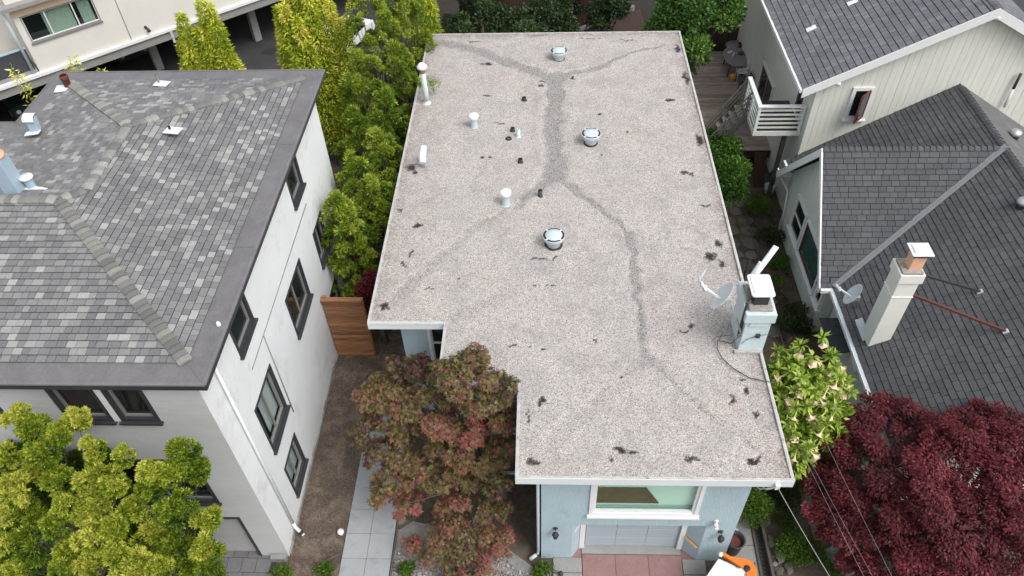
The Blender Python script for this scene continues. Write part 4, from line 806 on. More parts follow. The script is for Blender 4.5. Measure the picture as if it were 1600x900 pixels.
# upper roof
yG, xU0, zU0, xU1, zU1, yU = 24.25, 9.33, 5.96, 14.95, 8.92, 37.0
p3 = (zU1 - zU0) / (xU1 - xU0); k3 = math.sqrt(1 + p3 * p3); L3 = (xU1 - xU0) * k3
uroof = MB().poly([(xU0, yG, zU0 - .02), (xU0, yU, zU0 - .02), (xU1, yU, zU1 - .02), (xU1, yG, zU1 - .02)]).poly([(xU1, yG, zU1 - .02), (xU1, yU, zU1 - .02), (2 * xU1 - xU0, yU, zU0 - .02), (2 * xU1 - xU0, yG, zU0 - .02)]).build('upper_roof', 'underlay', RH)
shd.slope(uroof, (xU0, yG, zU0), (0, 1, 0), (1, 0, p3), [[(0, 0), (yU - yG, 0), (yU - yG, L3), (0, L3)]], .235, (.22, .25, .28), 'shingle_blue', (.012, .03), .018, .022)
shd.slope(uroof, (2 * xU1 - xU0, yG, zU0), (0, 1, 0), (-1, 0, p3), [[(0, L3 - 2.2), (8, L3 - 2.2), (8, L3), (0, L3)]], .165, WD2, 'shingle_blue')
shd.build(300)
ridge_caps(lroof, (xM, yS, zRg + .02), (xM, yW - .02, zRg + .02), (-1, 0, -p1), (1, 0, -p1), 'shingle_dark', .2, .15)
ridge_caps(lroof, (xk + .02, yC, zRg + .03), (xM - .2, yC, zRg + .03), (0, -1, -p2), (0, 1, -p2), 'shingle_dark', .2, .15)
ridge_caps(uroof, (xU1, yG, zU1 + .02), (xU1, yG + 7, zU1 + .02), (-1, 0, -p3), (1, 0, -p3), 'shingle_blue', .2, .15)
va, vb = Vector((xE, yF, zE + .05)), Vector((xM, yC, zRg + .05)); vd = (vb - va).normalized()
M['valley_metal'] = mat('grey_valley_metal', (0.20, 0.20, 0.22, 1), 0.5, 0.1, 5)
sidev = vd.cross(Vector((0, 0, 1))).normalized()
mb = MB(); mb.bar(va + sidev * .055 + Vector((0, 0, .03)), vb + sidev * .055 + Vector((0, 0, .03)), .085, .02); mb.bar(va - sidev * .055 + Vector((0, 0, .03)), vb - sidev * .055 + Vector((0, 0, .03)), .085, .02); mb.bar(va, vb, .03, .05); mb.build('valley_flashing', 'valley_metal', lroof)
# rakes, fascias, gutters
def rake(a, b, n, h=.2, t=.04, m='trim', top=.0): # board under a sloping roof edge, n = outward
    a, b, n = Vector(a), Vector(b), Vector(n); Z = Vector((0, 0, 1))
    return MB().hexa([a - Z * h, b - Z * h, b - Z * h + n * t, a - Z * h + n * t, a + Z * top, b + Z * top, b + Z * top + n * t, a + Z * top + n * t]).build('rake_board', m, RH)
rake((xk, yC, zRg + .01), (xk, yB, zE + .01), (-1, 0, 0), .34, .05); rake((xk, yF, zE + .012), (xk, yC, zRg + .012), (-1, 0, 0), .24, .05)
rake((xE, yS, zE + .01), (xM, yS, zRg + .01), (0, -1, 0), .25, .05); rake((xU0, yG, zU0 + .01), (xU1, yG, zU1 + .01), (0, -1, 0), .33, .05); rake((2 * xU1 - xU0, yG, zU0 + .012), (xU1, yG, zU1 + .012), (0, -1, 0), .33, .049)
mb = MB(); mb.box((xU0 - .1, yG, zU0 - .14), (xU0 - .002, yU, zU0 - .012)); mb.build('gutter', 'trim', RH)
mb = MB(); mb.box((xE - .12, 12.9, zE - .13), (xE - .004, yF - .02, zE - .004)); mb.build('gutter', 'white_metal', RH)
MB().box((xE - .10, 12.92, zE - .003), (xE - .02, yF - .04, zE + .0)).build('gutter_trough', 'galv', RH)
mb = MB(); mb.box((xk, yF - .12, zE - .13), (xE - .004, yF - .01, zE - .002)); mb.build('gutter', 'white_metal', RH)
mb = MB(); mb.box((xE - .1, yB + .02, zE - .11), (xE - .004, yW - .05, zE - .004)); mb.build('gutter', 'white_metal', RH)
mb = MB(); mb.box((xk + .0, yB + .0, zE - .30), (xk + .9, yB + .1, zE - .12)); mb.box((xk - .05, yB - .02, zE - .28), (xk - .004, yB + .12, zE + .04)); mb.build('eave_beam', 'trim', RH)
mb = MB(); mb.tube([(9.25, yB + .05, zE - .3), (9.50, yB - .5, zE - .6), (9.55, yB - .8, .3)], .035, 6); mb.build('downspout', 'trim', RH)
# lower gable wall and its boards
gx_ = 9.62
gw = MB().prism([(gx_, 17.95, 0), (gx_, 23.5, 0), (gx_, 23.5, 2.9), (gx_, yC, 5.75), (gx_, 17.95, 2.9)], (.1, 0, 0)).build('gable_wall', 'siding', RH)
boards(gw, (gx_, 0, 0), (0, 1, 0), (-1, 0, 0), [(17.95, .12), (23.5, .12), (23.5, 2.9), (yC, 5.72), (17.95, 2.9)], .2, 'siding')
rw = box('front_wall', (gx_, 17.97, 0), (10.1, 18.05, 2.6), 'siding', RH); boards(rw, (0, 17.97, 0), (1, 0, 0), (0, -1, 0), [(gx_ - .02, .1), (10.0, .1), (10.0, 2.5), (gx_ - .02, 2.5)], .2, 'siding')
MB().prism([(10.12, yS + .4, 0), (18, yS + .4, 0), (18, yS + .4, 3), (xM, yS + .4, 5.6), (10.12, yS + .4, 2.7)], (0, .1, 0)).build('front_wall', 'siding', RH)
sw = box('side_wall', (10.02, yS + .4, 0), (10.12, 17.95, 2.6), 'siding', RH); boards(sw, (10.02, 0, 0), (0, 1, 0), (-1, 0, 0), [(yS + .4, .1), (17.9, .1), (17.9, 2.5), (yS + .4, 2.5)], .25, 'siding', joined=True)
for a, b, pn, mi, sp in ((21.1, 22.42, 'pane', 'trim', 'h'), (18.75, 20.98, 'pane_green', 'red_trim', None), (17.97, 18.62, 'pane', 'trim', None)):
    window(RH, (gx_, a, 1.12), (0, 1, 0), (-1, 0, 0), b - a, 1.58, .09, .05, 'trim', mi, pn, -.06, sp, True, .1)
box('window_hood', (gx_ - .16, 18.66, 1.75), (gx_ - .03, 18.72, 1.9), 'trim', RH)
# tall gable wall
tw = MB().prism([(10.02, yW, 0), (19.9, yW, 0), (19.9, yW, 6.1), (xU1, yW, 8.72), (10.02, yW, 6.15)], (0, .12, 0)).build('tall_gable_wall', 'siding', RH)
boards(tw, (0, yW, 0), (1, 0, 0), (0, -1, 0), [(10.0, .2), (19.9, .2), (19.9, 6.1), (xU1, 8.70), (10.0, 6.12)], .215, 'siding')
lw = box('tall_side_wall', (10.0, yW + .01, 0), (10.1, 36.5, 6.1), 'siding', RH)
for nm, pl_ in (('siding_field', [(24.6, .2), (36.5, .2), (36.5, 6.0), (24.6, 6.0)]),): boards(lw, (10.0, 0, 0), (0, 1, 0), (-1, 0, 0), pl_, .2, 'siding', nm, joined=True)
mb = MB(); mb.box((9.95, 24.54, .2), (10.06, 24.57, 6.05)); mb.build('corner_board', 'siding', RH)
gwn = window(RH, (11.22, yW - .025, 4.52), (1, 0, 0), (0, -1, 0), .76, 1.34, .10, .03, 'trim', 'trim', 'pane', -.045, None, True, .075, label='small white framed window with its dark red casement open')
a = Vector((11.86, yW - .1, 4.64)); dv = Vector((-.42, -.42, 0)); Z = Vector((0, 0, 1)); mb = MB()
for p, q in ((a, a + dv), (a + Z * 1.1, a + dv + Z * 1.1), (a, a + Z * 1.1), (a + dv, a + dv + Z * 1.1)): mb.bar(p, q, .05, .05, (0, 0, 1) if abs((q - p).z) < .1 else (1, 0, 0))
mb.build('casement_sash', 'red_trim', gwn); MB().prism([a, a + dv, a + dv + Z * 1.1, a + Z * 1.1], (.008, -.008, 0)).build('casement_pane', 'pane', gwn)
window(RH, (10.0, 29.1, 1.0), (0, 1, 0), (-1, 0, 0), 2.2, 2.1, .10, .05, 'trim', 'frame_grey', 'pane', -.06, 'v', False, .1, 'glass_door')
window(RH, (10.0, 25.4, 3.85), (0, 1, 0), (-1, 0, 0), .9, 1.9, .08, .04, 'trim', 'frame_grey', 'pane', -.05, None, False, .08, 'glass_door')
def lamp_box(c, m='white'): 
    mb = MB(); mb.lathe(c, [(0, -.02), (.05, 0), (.09, .1), (.09, .16), (0, .17)], 12, (.1, -1, -.5)); mb.box(tuple(Vector(c) + Vector((-.03, .02, -.02))), tuple(Vector(c) + Vector((.03, .14, .06)))); return mb.build('security_light', m, RH)
lamp_box(Vector(aty(1309, 127, 24.35))); lamp_box(Vector(aty(1558, 24, 24.35)))
a = Vector(aty(1569, 167, 24.45)); mb = MB(); mb.tube([a, a + Vector((0, 0, .75))], .05, 10); v = mb.build('vent_pipe', 'white', RH); MB().tube([a + Vector((0, 0, .75)), a + Vector((0, 0, 1.35))], .052, 10).build('pipe_top', 'charcoal', v)
def on_plane(px, py, O, n):
    r = _ray(px, py); O, n = np.array(O, float), np.array(n, float); return Vector(CAM + r * (((O - CAM) @ n) / (r @ n)))
lslope = lambda px, py: on_plane(px, py, (xE, 0, zE), (-p1, 0, 1)); rslope = lambda px, py: on_plane(px, py, (xM, 0, zRg), (p1, 0, 1)); uslope = lambda px, py: on_plane(px, py, (xU0, 0, zU0), (-p3, 0, 1))
for c in (rslope(1584, 214), lslope(1596, 322)):
    v = MB().lathe(c, [(.16, -.05), (.15, .1)], 14).build('roof_vent', 'black_rubber', RH); MB().lathe(c + Vector((0, 0, .1)), [(.15, 0), (.2, .02), (.2, .1), (.14, .17), (0, .19)], 16).build('cap', 'steel', v)
for px, py in ((1268, 43), (1332, 2)):
    c = uslope(px, py); v = MB().lathe(c, [(.03, -.05), (.03, .45)], 8).build('pipe_vent', 'steel', RH); MB().bar(c + Vector((-.2, -.1, -.07)), c + Vector((.12, -.1, .1)), .25, .02).build('flashing', 'white_metal', v)
# chimney with braces
c = lslope(1372, 537); cx0, cx1, cy0, cy1 = 9.85, 10.42, 14.94, 15.55; zt_ = 5.95
ch = MB().box((cx0, cy0, 1.5), (cx1, cy1, zt_)).build('chimney', 'chim_paint', RH, .01)
mb = MB(); mb.box((cx0 - .05, cy0 - .05, zt_ - .35), (cx1 + .05, cy1 + .05, zt_ - .03)); mb.box((cx0 - .02, cy0 - .02, zt_ - .95), (cx1 + .02, cy1 + .02, zt_ - .91)); mb.build('crown', 'chim_paint', ch, .012)
MB().box((cx0 + .0, cy0 + .0, zt_ - .05), (cx1 - .0, cy1 - .0, zt_ + .03)).build('mortar_bed', 'mortar', ch, .02)
MB().box((cx0 + .17, cy0 + .12, zt_), (cx1 - .04, cy1 - .16, zt_ + .52)).build('flue_liner', 'terracotta', ch, .02)
MB().box((cx0 + .15, cy0 + .10, zt_ + .50), (cx1 - .02, cy1 - .14, zt_ + .60)).build('flue_band', 'charcoal', ch)
mb = MB(); mb.box((cx0 + .06, cy0 + .02, zt_ + .62), (cx1 + .06, cy1 - .06, zt_ + .66)); mb.box((cx0 + .14, cy0 + .1, zt_ + .66), (cx1 - .02, cy1 - .14, zt_ + .70)); mb.build('cap', 'white_metal', ch, .015)
b1, b2 = lslope(1530, 457), lslope(1570, 519)
for b, a, m in ((b1, (cx1, cy1 - .1, zt_ - .42), 'charcoal'), (b2, (cx1, cy0 + .05, zt_ - .88), 'brick_red')):
    br = MB().bar(a, b + Vector((0, 0, .05)), .065, .065).build('brace', m, ch); MB().bar(b + Vector((-.07, 0, .0)), b + Vector((.07, 0, .08)), .12, .04).build('brace_foot', 'galv', br)
fl_ = lslope(1349, 515); mb = MB(); mb.prism([fl_ + Vector(q) for q in ((-.13, -.42, -.06), (.06, -.42, .06), (.06, .42, .06), (-.13, .42, -.06))], (0, 0, .03)); mb.build('flashing', 'galv', ch)
cdish = Vector(aty(1334, 461, 16.4)); fdish = Vector(aty(1309, 449, 16.6)); base = lslope(1338, 480)
satellite_dish('white satellite dish on the dark shingles beside the cream chimney', cdish, (-.78, .30, .52), .37, tuple(base), fdish)
# lean-to awning by the side wall
q = [Vector(atz(px, py, z)) for px, py, z in ((1280, 498, 1.5), (1318, 498, 1.9), (1338, 548, 1.9), (1302, 556, 1.5))]
aw = MB().prism(q, (0, 0, .04)).build('awning', 'awning', RH)
for t in (.25, .5, .75): MB().bar(q[0].lerp(q[3], t) + Vector((0, 0, .045)), q[1].lerp(q[2], t) + Vector((0, 0, .045)), .02, .015).build('awning_seam', 'charcoal', aw)
MB().box((9.66, 12.4, 0), (10.0, 13.9, 1.3)).build('side_cupboard', 'siding', RH)
# balcony
M['stair_grey'] = mat('grey_green_stair_paint', (0.15, 0.147, 0.128, 1), 0.7, 0.15, 4)
bx0, bx1, by0, by1, bz = 8.15, 9.96, 24.95, 27.1, 3.72
bal = MB().box((bx0, by0, bz - .22), (bx1, by1, bz - .03)).build('balcony', 'siding', RH); box('balcony_floor', (bx0 + .05, by0 + .05, bz - .028), (bx1, by1 - .05, bz + .01), 'charcoal', bal)
for p in ((bx0 + .06, by0 + .06), (bx1 - .08, by0 + .06), (bx0 + .06, by1 - .08), (bx0 + .06, (by0 + by1) / 2)): box('post', (p[0] - .05, p[1] - .05, bz - .2), (p[0] + .05, p[1] + .05, bz + 1.03), 'trim', bal)
box('handrail', (bx0 - .02, by0 - .02, bz + 1.03), (bx1, by0 + .14, bz + 1.09), 'trim', bal); box('handrail', (bx0 - .02, by0 + .142, bz + 1.03), (bx0 + .14, by1, bz + 1.09), 'trim', bal)
for i in range(5):
    z = bz + .1 + i * .19
    box('rail_slat', (bx0 + .1, by0 + .02, z), (bx1 - .12, by0 + .05, z + .075), 'siding', bal); box('rail_slat', (bx0 + .02, by0 + .12, z), (bx0 + .05, by1 - .12, z + .075), 'siding', bal)
box('support_post', (bx1 - .5, by0 + .3, 0), (bx1 - .35, by0 + .45, bz - .22), 'grey_wood', bal)
stair = MB().bar((bx0, by1 - .95, bz - .1), (6.5, by1 - .95, 1.1), .05, .25, (0, 0, 1)).bar((bx0, by1 - .02, bz - .1), (6.5, by1 - .02, 1.1), .05, .25, (0, 0, 1)).build('staircase', 'stair_grey', RH)
for i in range(9):
    x, z = bx0 - .1 - i * .2, bz - .22 - i * .27; box('tread', (x - .25, by1 - .92, z), (x, by1 - .05, z + .04), 'deck_wood', stair)
for yy in (by1 - .97, by1 - .02):
    for i in range(4): MB().bar((bx0, yy, bz + .2 + i * .26), (6.6, yy, 1.5 + i * .24), .03, .06, (0, 0, 1)).build('rail_slat', 'stair_grey', stair)
    for t in (.05, .5, .97): x = bx0 + (6.6 - bx0) * t; zz = bz + (1.3 - bz) * t; box('post', (x - .04, yy - .05, zz - .3), (x + .04, yy + .05, zz + .98), 'stair_grey', stair)

# ================================================================== APARTMENT BUILDING (far left, turned 42 degrees)
AP = thing('apartment_building', 'ivory apartment block over an open carport, top left corner', 'apartment building', (-24.57, 29.65, 0))
aO = Vector((-24.57, 29.65, 0)); aU = Vector((9.51, 8.56, 0)).normalized(); aN = Vector((aU.y, -aU.x, 0))
A = lambda s, z, d=0: aO + aU * s + Vector((0, 0, z)) + aN * d
def abox(name, s0, s1, z0, z1, d0, d1, m, parent): 
    return MB().hexa([A(s0, z0, d0), A(s1, z0, d0), A(s1, z0, d1), A(s0, z0, d1), A(s0, z1, d0), A(s1, z1, d0), A(s1, z1, d1), A(s0, z1, d1)]).build(name, m, parent)
wall('upper_wall', aO, aU, aN, (1.85, 24), (3.12, 10), [(2.12, 5.25, 4.5, 5.72)], .25, 'apt_wall', AP)
abox('upper_wall', -12, 1.85, 3.12, 10, -3.0, -2.75, 'apt_wall', AP); abox('return_wall', 1.85, 2.05, 3.12, 10, -2.74, -.26, 'apt_wall', AP)
abox('lintel_panel', 1.9, 5.5, 5.76, 6.2, .003, .05, 'apt_pink', AP); abox('eave', 1.5, 6.0, 6.2, 6.36, .003, .45, 'concrete', AP)
aw_ = window(AP, A(2.12, 4.5), aU, aN, 3.13, 1.22, .04, .03, 'frame_grey', 'trim', 'pane_clear', .05, '3', True, .02)
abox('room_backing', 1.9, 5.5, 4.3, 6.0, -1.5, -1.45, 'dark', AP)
for s0, s1 in ((3.0, 4.25), (4.55, 5.1)):
    mb = MB(); n_ = 26; mb.grid([[A(s0 + (s1 - s0) * i / n_, z, -.22 + .035 * math.sin(i * 1.9)) for i in range(n_ + 1)] for z in (4.48, 5.1, 5.75)]); mb.build('curtain', 'curtain', aw_)
abox('wall_joint', 6.15, 6.19, 3.15, 10, .0, .012, 'frame_grey', AP)
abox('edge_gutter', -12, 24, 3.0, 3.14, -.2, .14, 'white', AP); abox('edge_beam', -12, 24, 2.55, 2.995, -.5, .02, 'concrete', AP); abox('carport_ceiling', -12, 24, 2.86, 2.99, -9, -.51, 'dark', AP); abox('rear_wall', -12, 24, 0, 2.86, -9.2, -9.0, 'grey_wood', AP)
mb = MB(); mb.lathe(A(7.0, 3.55, .02), [(.0, 0), (.07, 0), (.07, .05), (0, .06)], 10, aN); mb.lathe(A(7.05, 3.5, .08), [(0, 0), (.06, .02), (.09, .2), (0, .21)], 10, aN + Vector((0, 0, -.7))); mb.build('wall_light', 'charcoal', AP)
for px, py in ((250, 107), (403, 62), (66, 128)):
    c = Vector(atz(px, py, 0)); mb = MB(); mb.hexa([c + aU * a + aN * b + Vector((0, 0, z)) for z in (0, 2.56) for a, b in ((-.2, -.2), (.2, -.2), (.2, .2), (-.2, .2))]); mb.build('column', 'concrete', AP, .02)
bl = abox('balcony', -4, 1.8, 3.14, 3.3, -2.7, -.1, 'concrete', AP); abox('balcony_screen', -4, 1.75, 3.3, 4.3, -.2, -.15, 'awning', bl); abox('handrail', -4, 1.78, 4.3, 4.36, -.24, -.1, 'blue_metal', bl)
MB().tube([A(1.6, 3.2, -.05), A(1.6, 6.5, -.05)], .07, 8).build('drainpipe', 'galv', AP); MB().bar(A(8.05, 3.1, .1), A(8.1, 2.3, -.1), .12, .1).build('drainpipe', 'white_metal', AP)

# ================================================================== VEGETATION
def unit(v): return v / np.maximum(np.linalg.norm(v, axis=1, keepdims=True), 1e-9)
def leaf_mesh(name, B, D, L, Wd, T, m, parent, N=None, star=False, bend=0.12):
    """one mesh of separate leaf blades: base points B, long axes D, lengths, widths, tone per leaf"""
    n = len(B); L = np.broadcast_to(np.asarray(L, float), n)[:, None]; Wd = np.broadcast_to(np.asarray(Wd, float), n)[:, None]
    if N is None: N = RNG.normal(size=(n, 3))
    side = unit(np.cross(D, N)); nrm = unit(np.cross(side, D))
    if not star:
        mid = B + D * L * .45 + nrm * L * bend
        V = np.stack([B, mid + side * Wd / 2, B + D * L, mid - side * Wd / 2], 1).reshape(-1, 3); k = 4
        loops = np.arange(n * 4); sizes = np.full(n, 4); tone = T
    else:                                        # palmate leaf: five pointed lobes, cupped
        ang = np.radians([-125, -92, -62, -36, 0, 36, 62, 92, 125]); rad = np.array([.55, .28, .85, .36, 1.0, .36, .85, .28, .55])
        pts = [B]
        for a, r in zip(ang, rad): pts.append(B + (D * math.cos(a) + side * math.sin(a)) * L * r * (1 if r > .4 else 1) - nrm * L * .22 * r * r)
        V = np.stack(pts, 1).reshape(-1, 3); k = 10
        tri = []
        for i in range(1, 9): tri += [0, i, i + 1]
        loops = (np.arange(n)[:, None] * 10 + np.array(tri)[None]).reshape(-1); sizes = np.full(n * 8, 3); tone = np.repeat(T, 8)
    me = bpy.data.meshes.new(name); me.vertices.add(len(V)); me.vertices.foreach_set('co', V.astype(np.float32).ravel())
    me.loops.add(len(loops)); me.loops.foreach_set('vertex_index', loops.astype(np.int32)); me.polygons.add(len(sizes))
    me.polygons.foreach_set('loop_start', np.concatenate([[0], np.cumsum(sizes)[:-1]]).astype(np.int32))
    me.update(calc_edges=True)
    at = me.attributes.new('tone', 'FLOAT', 'FACE'); at.data.foreach_set('value', np.clip(tone, 0, 1).astype(np.float32))
    me.materials.append(M[m]); o = bpy.data.objects.new(name, me); put(o, parent)
    if parent is not None: o.matrix_parent_inverse = Matrix.Translation(-world_loc(parent))
    return o
def sph(n):
    return unit(RNG.normal(size=(n, 3)))
def pompoms(C, AX, R, n, tone0, spread=1.0):
    """tufts of narrow blades radiating from points C along axes AX"""
    k = len(C); C = np.repeat(C, n, 0); AX = np.repeat(AX, n, 0); R = np.repeat(R, n); t0 = np.repeat(tone0, n)
    D = unit(AX * .6 + sph(k * n) * spread); keep = (D * AX).sum(1) > -.3
    B = C + D * (R * RNG.uniform(.25, .72, k * n))[:, None]
    D2 = unit(D + RNG.normal(0, .35, (k * n, 3)) + AX * .25); T = t0 + RNG.normal(0, .13, k * n) + .24 * (D * AX).sum(1) - .08   # young tips are yellower; the darker inner blades also paint in shade
    return B[keep], D2[keep], (R * RNG.uniform(.38, .66, k * n))[keep], T[keep]
def limbs(name, base, ends, r0, m, parent, fork=.45, wob=.12):
    mb = MB(); base = Vector(base); cen = sum((Vector(e) for e in ends), Vector()) / len(ends)
    top = base.lerp(cen, fork); top.x = base.x + (cen.x - base.x) * .35; top.y = base.y + (cen.y - base.y) * .35
    mid = base.lerp(top, .5) + Vector((random.uniform(-wob, wob), random.uniform(-wob, wob), 0))
    mb.tube([base - Vector((0, 0, .05)), mid, top], [r0 * 1.25, r0, r0 * .8], 8)
    for e in ends:
        e = Vector(e); q = top.lerp(e, .5) + Vector((random.uniform(-wob, wob), random.uniform(-wob, wob), random.uniform(0, wob * 1.5)))
        mb.tube([top.lerp(base, random.uniform(0, .3)), q, e], [r0 * .5, r0 * .28, r0 * .08], 5, False)
    return mb.build(name, m, parent)
def yew(loc, h, r_, label, m='lf_yew', npom=75, group='yew pines between the two houses', tone=.45, rp=.25, nl=125):
    r = r_ * 1.2; h = h * 1.06; x, y = loc; t = thing('yew_pine', label, 'conifer', (x, y, 0), group)
    C, AX, R, T = [], [], [], []
    nb = max(6, int(h * 2.6))
    for b in range(nb):                            # lumpy column: side shoots of their own height and reach
        z = h * (.12 + .86 * (b + random.random() * .6) / nb); reach = r * (1 - (z / h) ** 2.2) ** .5 * random.uniform(.65, 1.1) + .12
        a = b * 2.4 + random.uniform(-.5, .5); cx, cy = x + reach * .75 * math.cos(a), y + reach * .75 * math.sin(a)
        sh_ = random.uniform(.6, 1.1); tn = tone + .1 + random.uniform(-.25, .28)
        for k in range(int(npom * r * h / 3.2 / nb) + 3):
            u = random.random(); zz = z - .35 * sh_ + u * sh_; rr = .40 * (1 - u) + .05; aa = random.random() * 6.28
            p = np.array([cx + rr * math.cos(aa), cy + rr * math.sin(aa), min(zz, h)]); C.append(p)
            ax = np.array([math.cos(aa) * .6 + math.cos(a) * .5, math.sin(aa) * .6 + math.sin(a) * .5, .9]); AX.append(ax / np.linalg.norm(ax)); R.append(rp * random.uniform(.55, 1.0)); T.append(tn + random.uniform(-.14, .14))
    for k in range(6): C.append(np.array([x + random.uniform(-.12, .12), y + random.uniform(-.12, .12), h - .25 + .1 * k])); AX.append(np.array([0, 0, 1.])); R.append(rp); T.append(tone + .2)
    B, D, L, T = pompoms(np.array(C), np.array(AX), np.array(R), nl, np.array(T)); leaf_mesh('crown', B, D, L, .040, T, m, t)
    limbs('trunk', (x, y, 0), [tuple(c) for c in C[::7]], .07, 'bark', t, .5, .06); return t
row = [(-5.5, 29.0, 7.6, 1.1, 'bushy yew pine next to the back left corner of the gravel roof', .5), (-6.6, 27.6, 7.7, 1.25, 'tallest bushy yew pine rising behind the back corner of the white house', .62), (-5.5, 25.7, 6.4, .85, 'yew pine beside the rusty capped flue, one branch over the gravel roof', .42), (-6.7, 25.0, 6.5, .95, 'yew pine just behind the corner of the white house eave', .5),
       (-5.6, 23.6, 5.8, .75, 'yew pine next to the gravel roof edge, above the little pink maple', .36), (-6.65, 22.6, 5.7, .7, 'dark yew pine close against the rear corner of the white wall', .34), (-5.65, 21.6, 5.5, .75, 'pointed bright yew pine in the middle of the row', .55),
       (-6.5, 20.6, 5.2, .75, 'yew pine in front of the upper rear window of the white house', .45), (-5.65, 19.7, 5.0, .7, 'light green yew pine leaning toward the gravel roof', .6), (-6.55, 18.9, 5.0, .65, 'yew pine hiding the middle rear window of the white house', .5), (-6.55, 18.6, 4.6, .6, 'nearest yew pine of the row, above the cedar fence', .55)]
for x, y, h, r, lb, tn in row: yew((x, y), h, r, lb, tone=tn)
# a branch reaching over the roof by the flue
bt = bpy.data.objects['yew_pine.002']; c = np.array([[-4.55, 25.15, 5.75], [-4.3, 25.2, 5.8], [-4.05, 25.15, 5.75], [-4.2, 25.0, 5.7]]); B, D, L, T = pompoms(c, np.tile([.6, -.2, .7], (4, 1)), np.full(4, .26), 70, np.full(4, .6)); leaf_mesh('roof_branch', B, D, L, .026, T, 'lf_yew', bt)

def gold_tree(label, base, clumps):
    t = thing('golden_yew_pine', label, 'conifer', base, 'golden yew pines before the white house'); C, AX, R, T, ends = [], [], [], [], []
    for px, py, y, r, tn in clumps:
        c = aty(px, py, y); ends.append(tuple(c - np.array([0, 0, .35 * r])))
        for k in range(16):                         # an upright head of little rosettes: crown on top, side shoots below with underside shade painted darker
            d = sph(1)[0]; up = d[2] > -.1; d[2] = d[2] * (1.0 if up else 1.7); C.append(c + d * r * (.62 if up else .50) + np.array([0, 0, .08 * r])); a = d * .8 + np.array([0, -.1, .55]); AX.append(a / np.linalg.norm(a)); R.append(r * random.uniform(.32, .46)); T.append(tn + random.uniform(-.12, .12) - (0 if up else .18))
        for o_ in ((0, 0, .45), (0, 0, 0), (.25, -.2, .3), (-.25, .1, .3)): C.append(c + np.array(o_) * r); AX.append(_n([0, -.1, 1])); R.append(r * .42); T.append(tn + random.uniform(-.1, .1))
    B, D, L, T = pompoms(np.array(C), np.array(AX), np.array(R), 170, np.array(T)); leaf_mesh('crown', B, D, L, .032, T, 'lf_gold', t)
    limbs('trunk', base, ends, .07, 'bark', t, .4, .15)
cl = [(34, 658, 38), (57, 676, 40), (68, 706, 36), (91, 676, 34), (121, 655, 30), (8, 719, 38), (60, 736, 34), (93, 753, 36), (147, 700, 32), (192, 713, 28), (26, 768, 44), (151, 749, 44), (151, 782, 46), (180, 757, 32), (45, 806, 46), (87, 822, 36), (53, 850, 52), (110, 862, 34), (144, 843, 44), (136, 888, 42), (178, 825, 34), (181, 865, 30), (208, 796, 34), (234, 766, 34), (287, 708, 40), (304, 732, 38), (270, 740, 34), (236, 738, 30), (285, 798, 46), (322, 812, 34), (240, 838, 50), (272, 850, 44), (208, 889, 48), (250, 893, 34), (325, 856, 42), (292, 885, 36), (8, 842, 42), (4, 800, 36), (38, 887, 44), (100, 787, 30), (98, 890, 30), (330, 890, 34), (258, 800, 30), (130, 805, 30)]
lt, rt = [], []
for px, py, rp_ in cl:
    y = 8.75 - (py - 640) / 260 * 2.4 + random.uniform(-.25, .25); r = rp_ / (F_PX / (math.hypot(y, 15) * .98)) * .69
    (lt if px < 200 else rt).append((px, py, y, r, random.choice([.42, .52, .62, .72, .8]) + (.05 if px < 240 else -.08)))
for _ in range(70):                                # deeper shoots between, toned dark to paint the shade of the gaps
    px, py = random.uniform(0, 200), random.uniform(668, 900); lt.append((px, py + 40, 9.3 - (py - 640) / 260 * 1.6, .34, random.choice([.0, .05, .12])))
    px, py = random.uniform(200, 325), random.uniform(770, 900); rt.append((px, py + 40, 9.3 - (py - 640) / 260 * 1.6, .32, random.choice([.0, .05, .12])))
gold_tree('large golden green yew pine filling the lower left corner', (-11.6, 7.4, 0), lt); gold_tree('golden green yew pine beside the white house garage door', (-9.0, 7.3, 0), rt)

def bamboo(label, x, y, h, spread, culms, n, tone):
    t = thing('bamboo_clump', label, 'bamboo', (x, y, 0), 'bamboo clumps behind the white house'); mb = MB(); Bs, Ds, Ls, Ts = [], [], [], []
    for cx, cy, ch in culms:
        lx, ly = random.uniform(-.25, .25), random.uniform(-.2, .2)
        pts = [(x + cx + lx * (z / ch) ** 2, y + cy + ly * (z / ch) ** 2, z) for z in np.linspace(0, ch, 6)]; mb.tube(pts, [.03, .03, .026, .02, .014, .005], 6)
        z = ch * (.12 + .88 * RNG.random(n) ** .9); f = z / ch; a = RNG.random(n) * 6.283; rr = spread * (1 - f ** 5) * np.sqrt(RNG.random(n)) * (.75 + .25 * np.sin(z * 5 + cx * 9)) + .04
        B = np.stack([x + cx + lx * f ** 2 + rr * np.cos(a), y + cy + ly * f ** 2 + rr * np.sin(a), z], 1)
        D = np.stack([np.cos(a) * .9, np.sin(a) * .9, RNG.uniform(-.7, .7, n)], 1) + RNG.normal(0, .35, (n, 3)); Bs.append(B); Ds.append(unit(D)); Ls.append(RNG.uniform(.15, .28, n)); Ts.append(tone + .18 * np.sin(z * 3.1 + cx * 5) + RNG.normal(0, .16, n) + .22 * (f - .5))
    leaf_mesh('foliage', np.concatenate(Bs), np.concatenate(Ds), np.concatenate(Ls), .046, np.concatenate(Ts), 'lf_bamboo', t); mb.build('culms', 'culm', t)
bamboo('yellow green bamboo with four loose plumes left of the drain', -13.6, 27.9, 7.6, .42, [(-1.1, .2, 6.0), (-.75, 0, 7.3), (-.35, .15, 6.7), (.0, -.1, 6.9), (.35, .1, 7.8), (.75, -.1, 7.7), (1.05, .1, 6.2), (.2, .5, 6.0), (-1.6, 0, 4.6), (1.5, .2, 4.2)], 3000, .5)
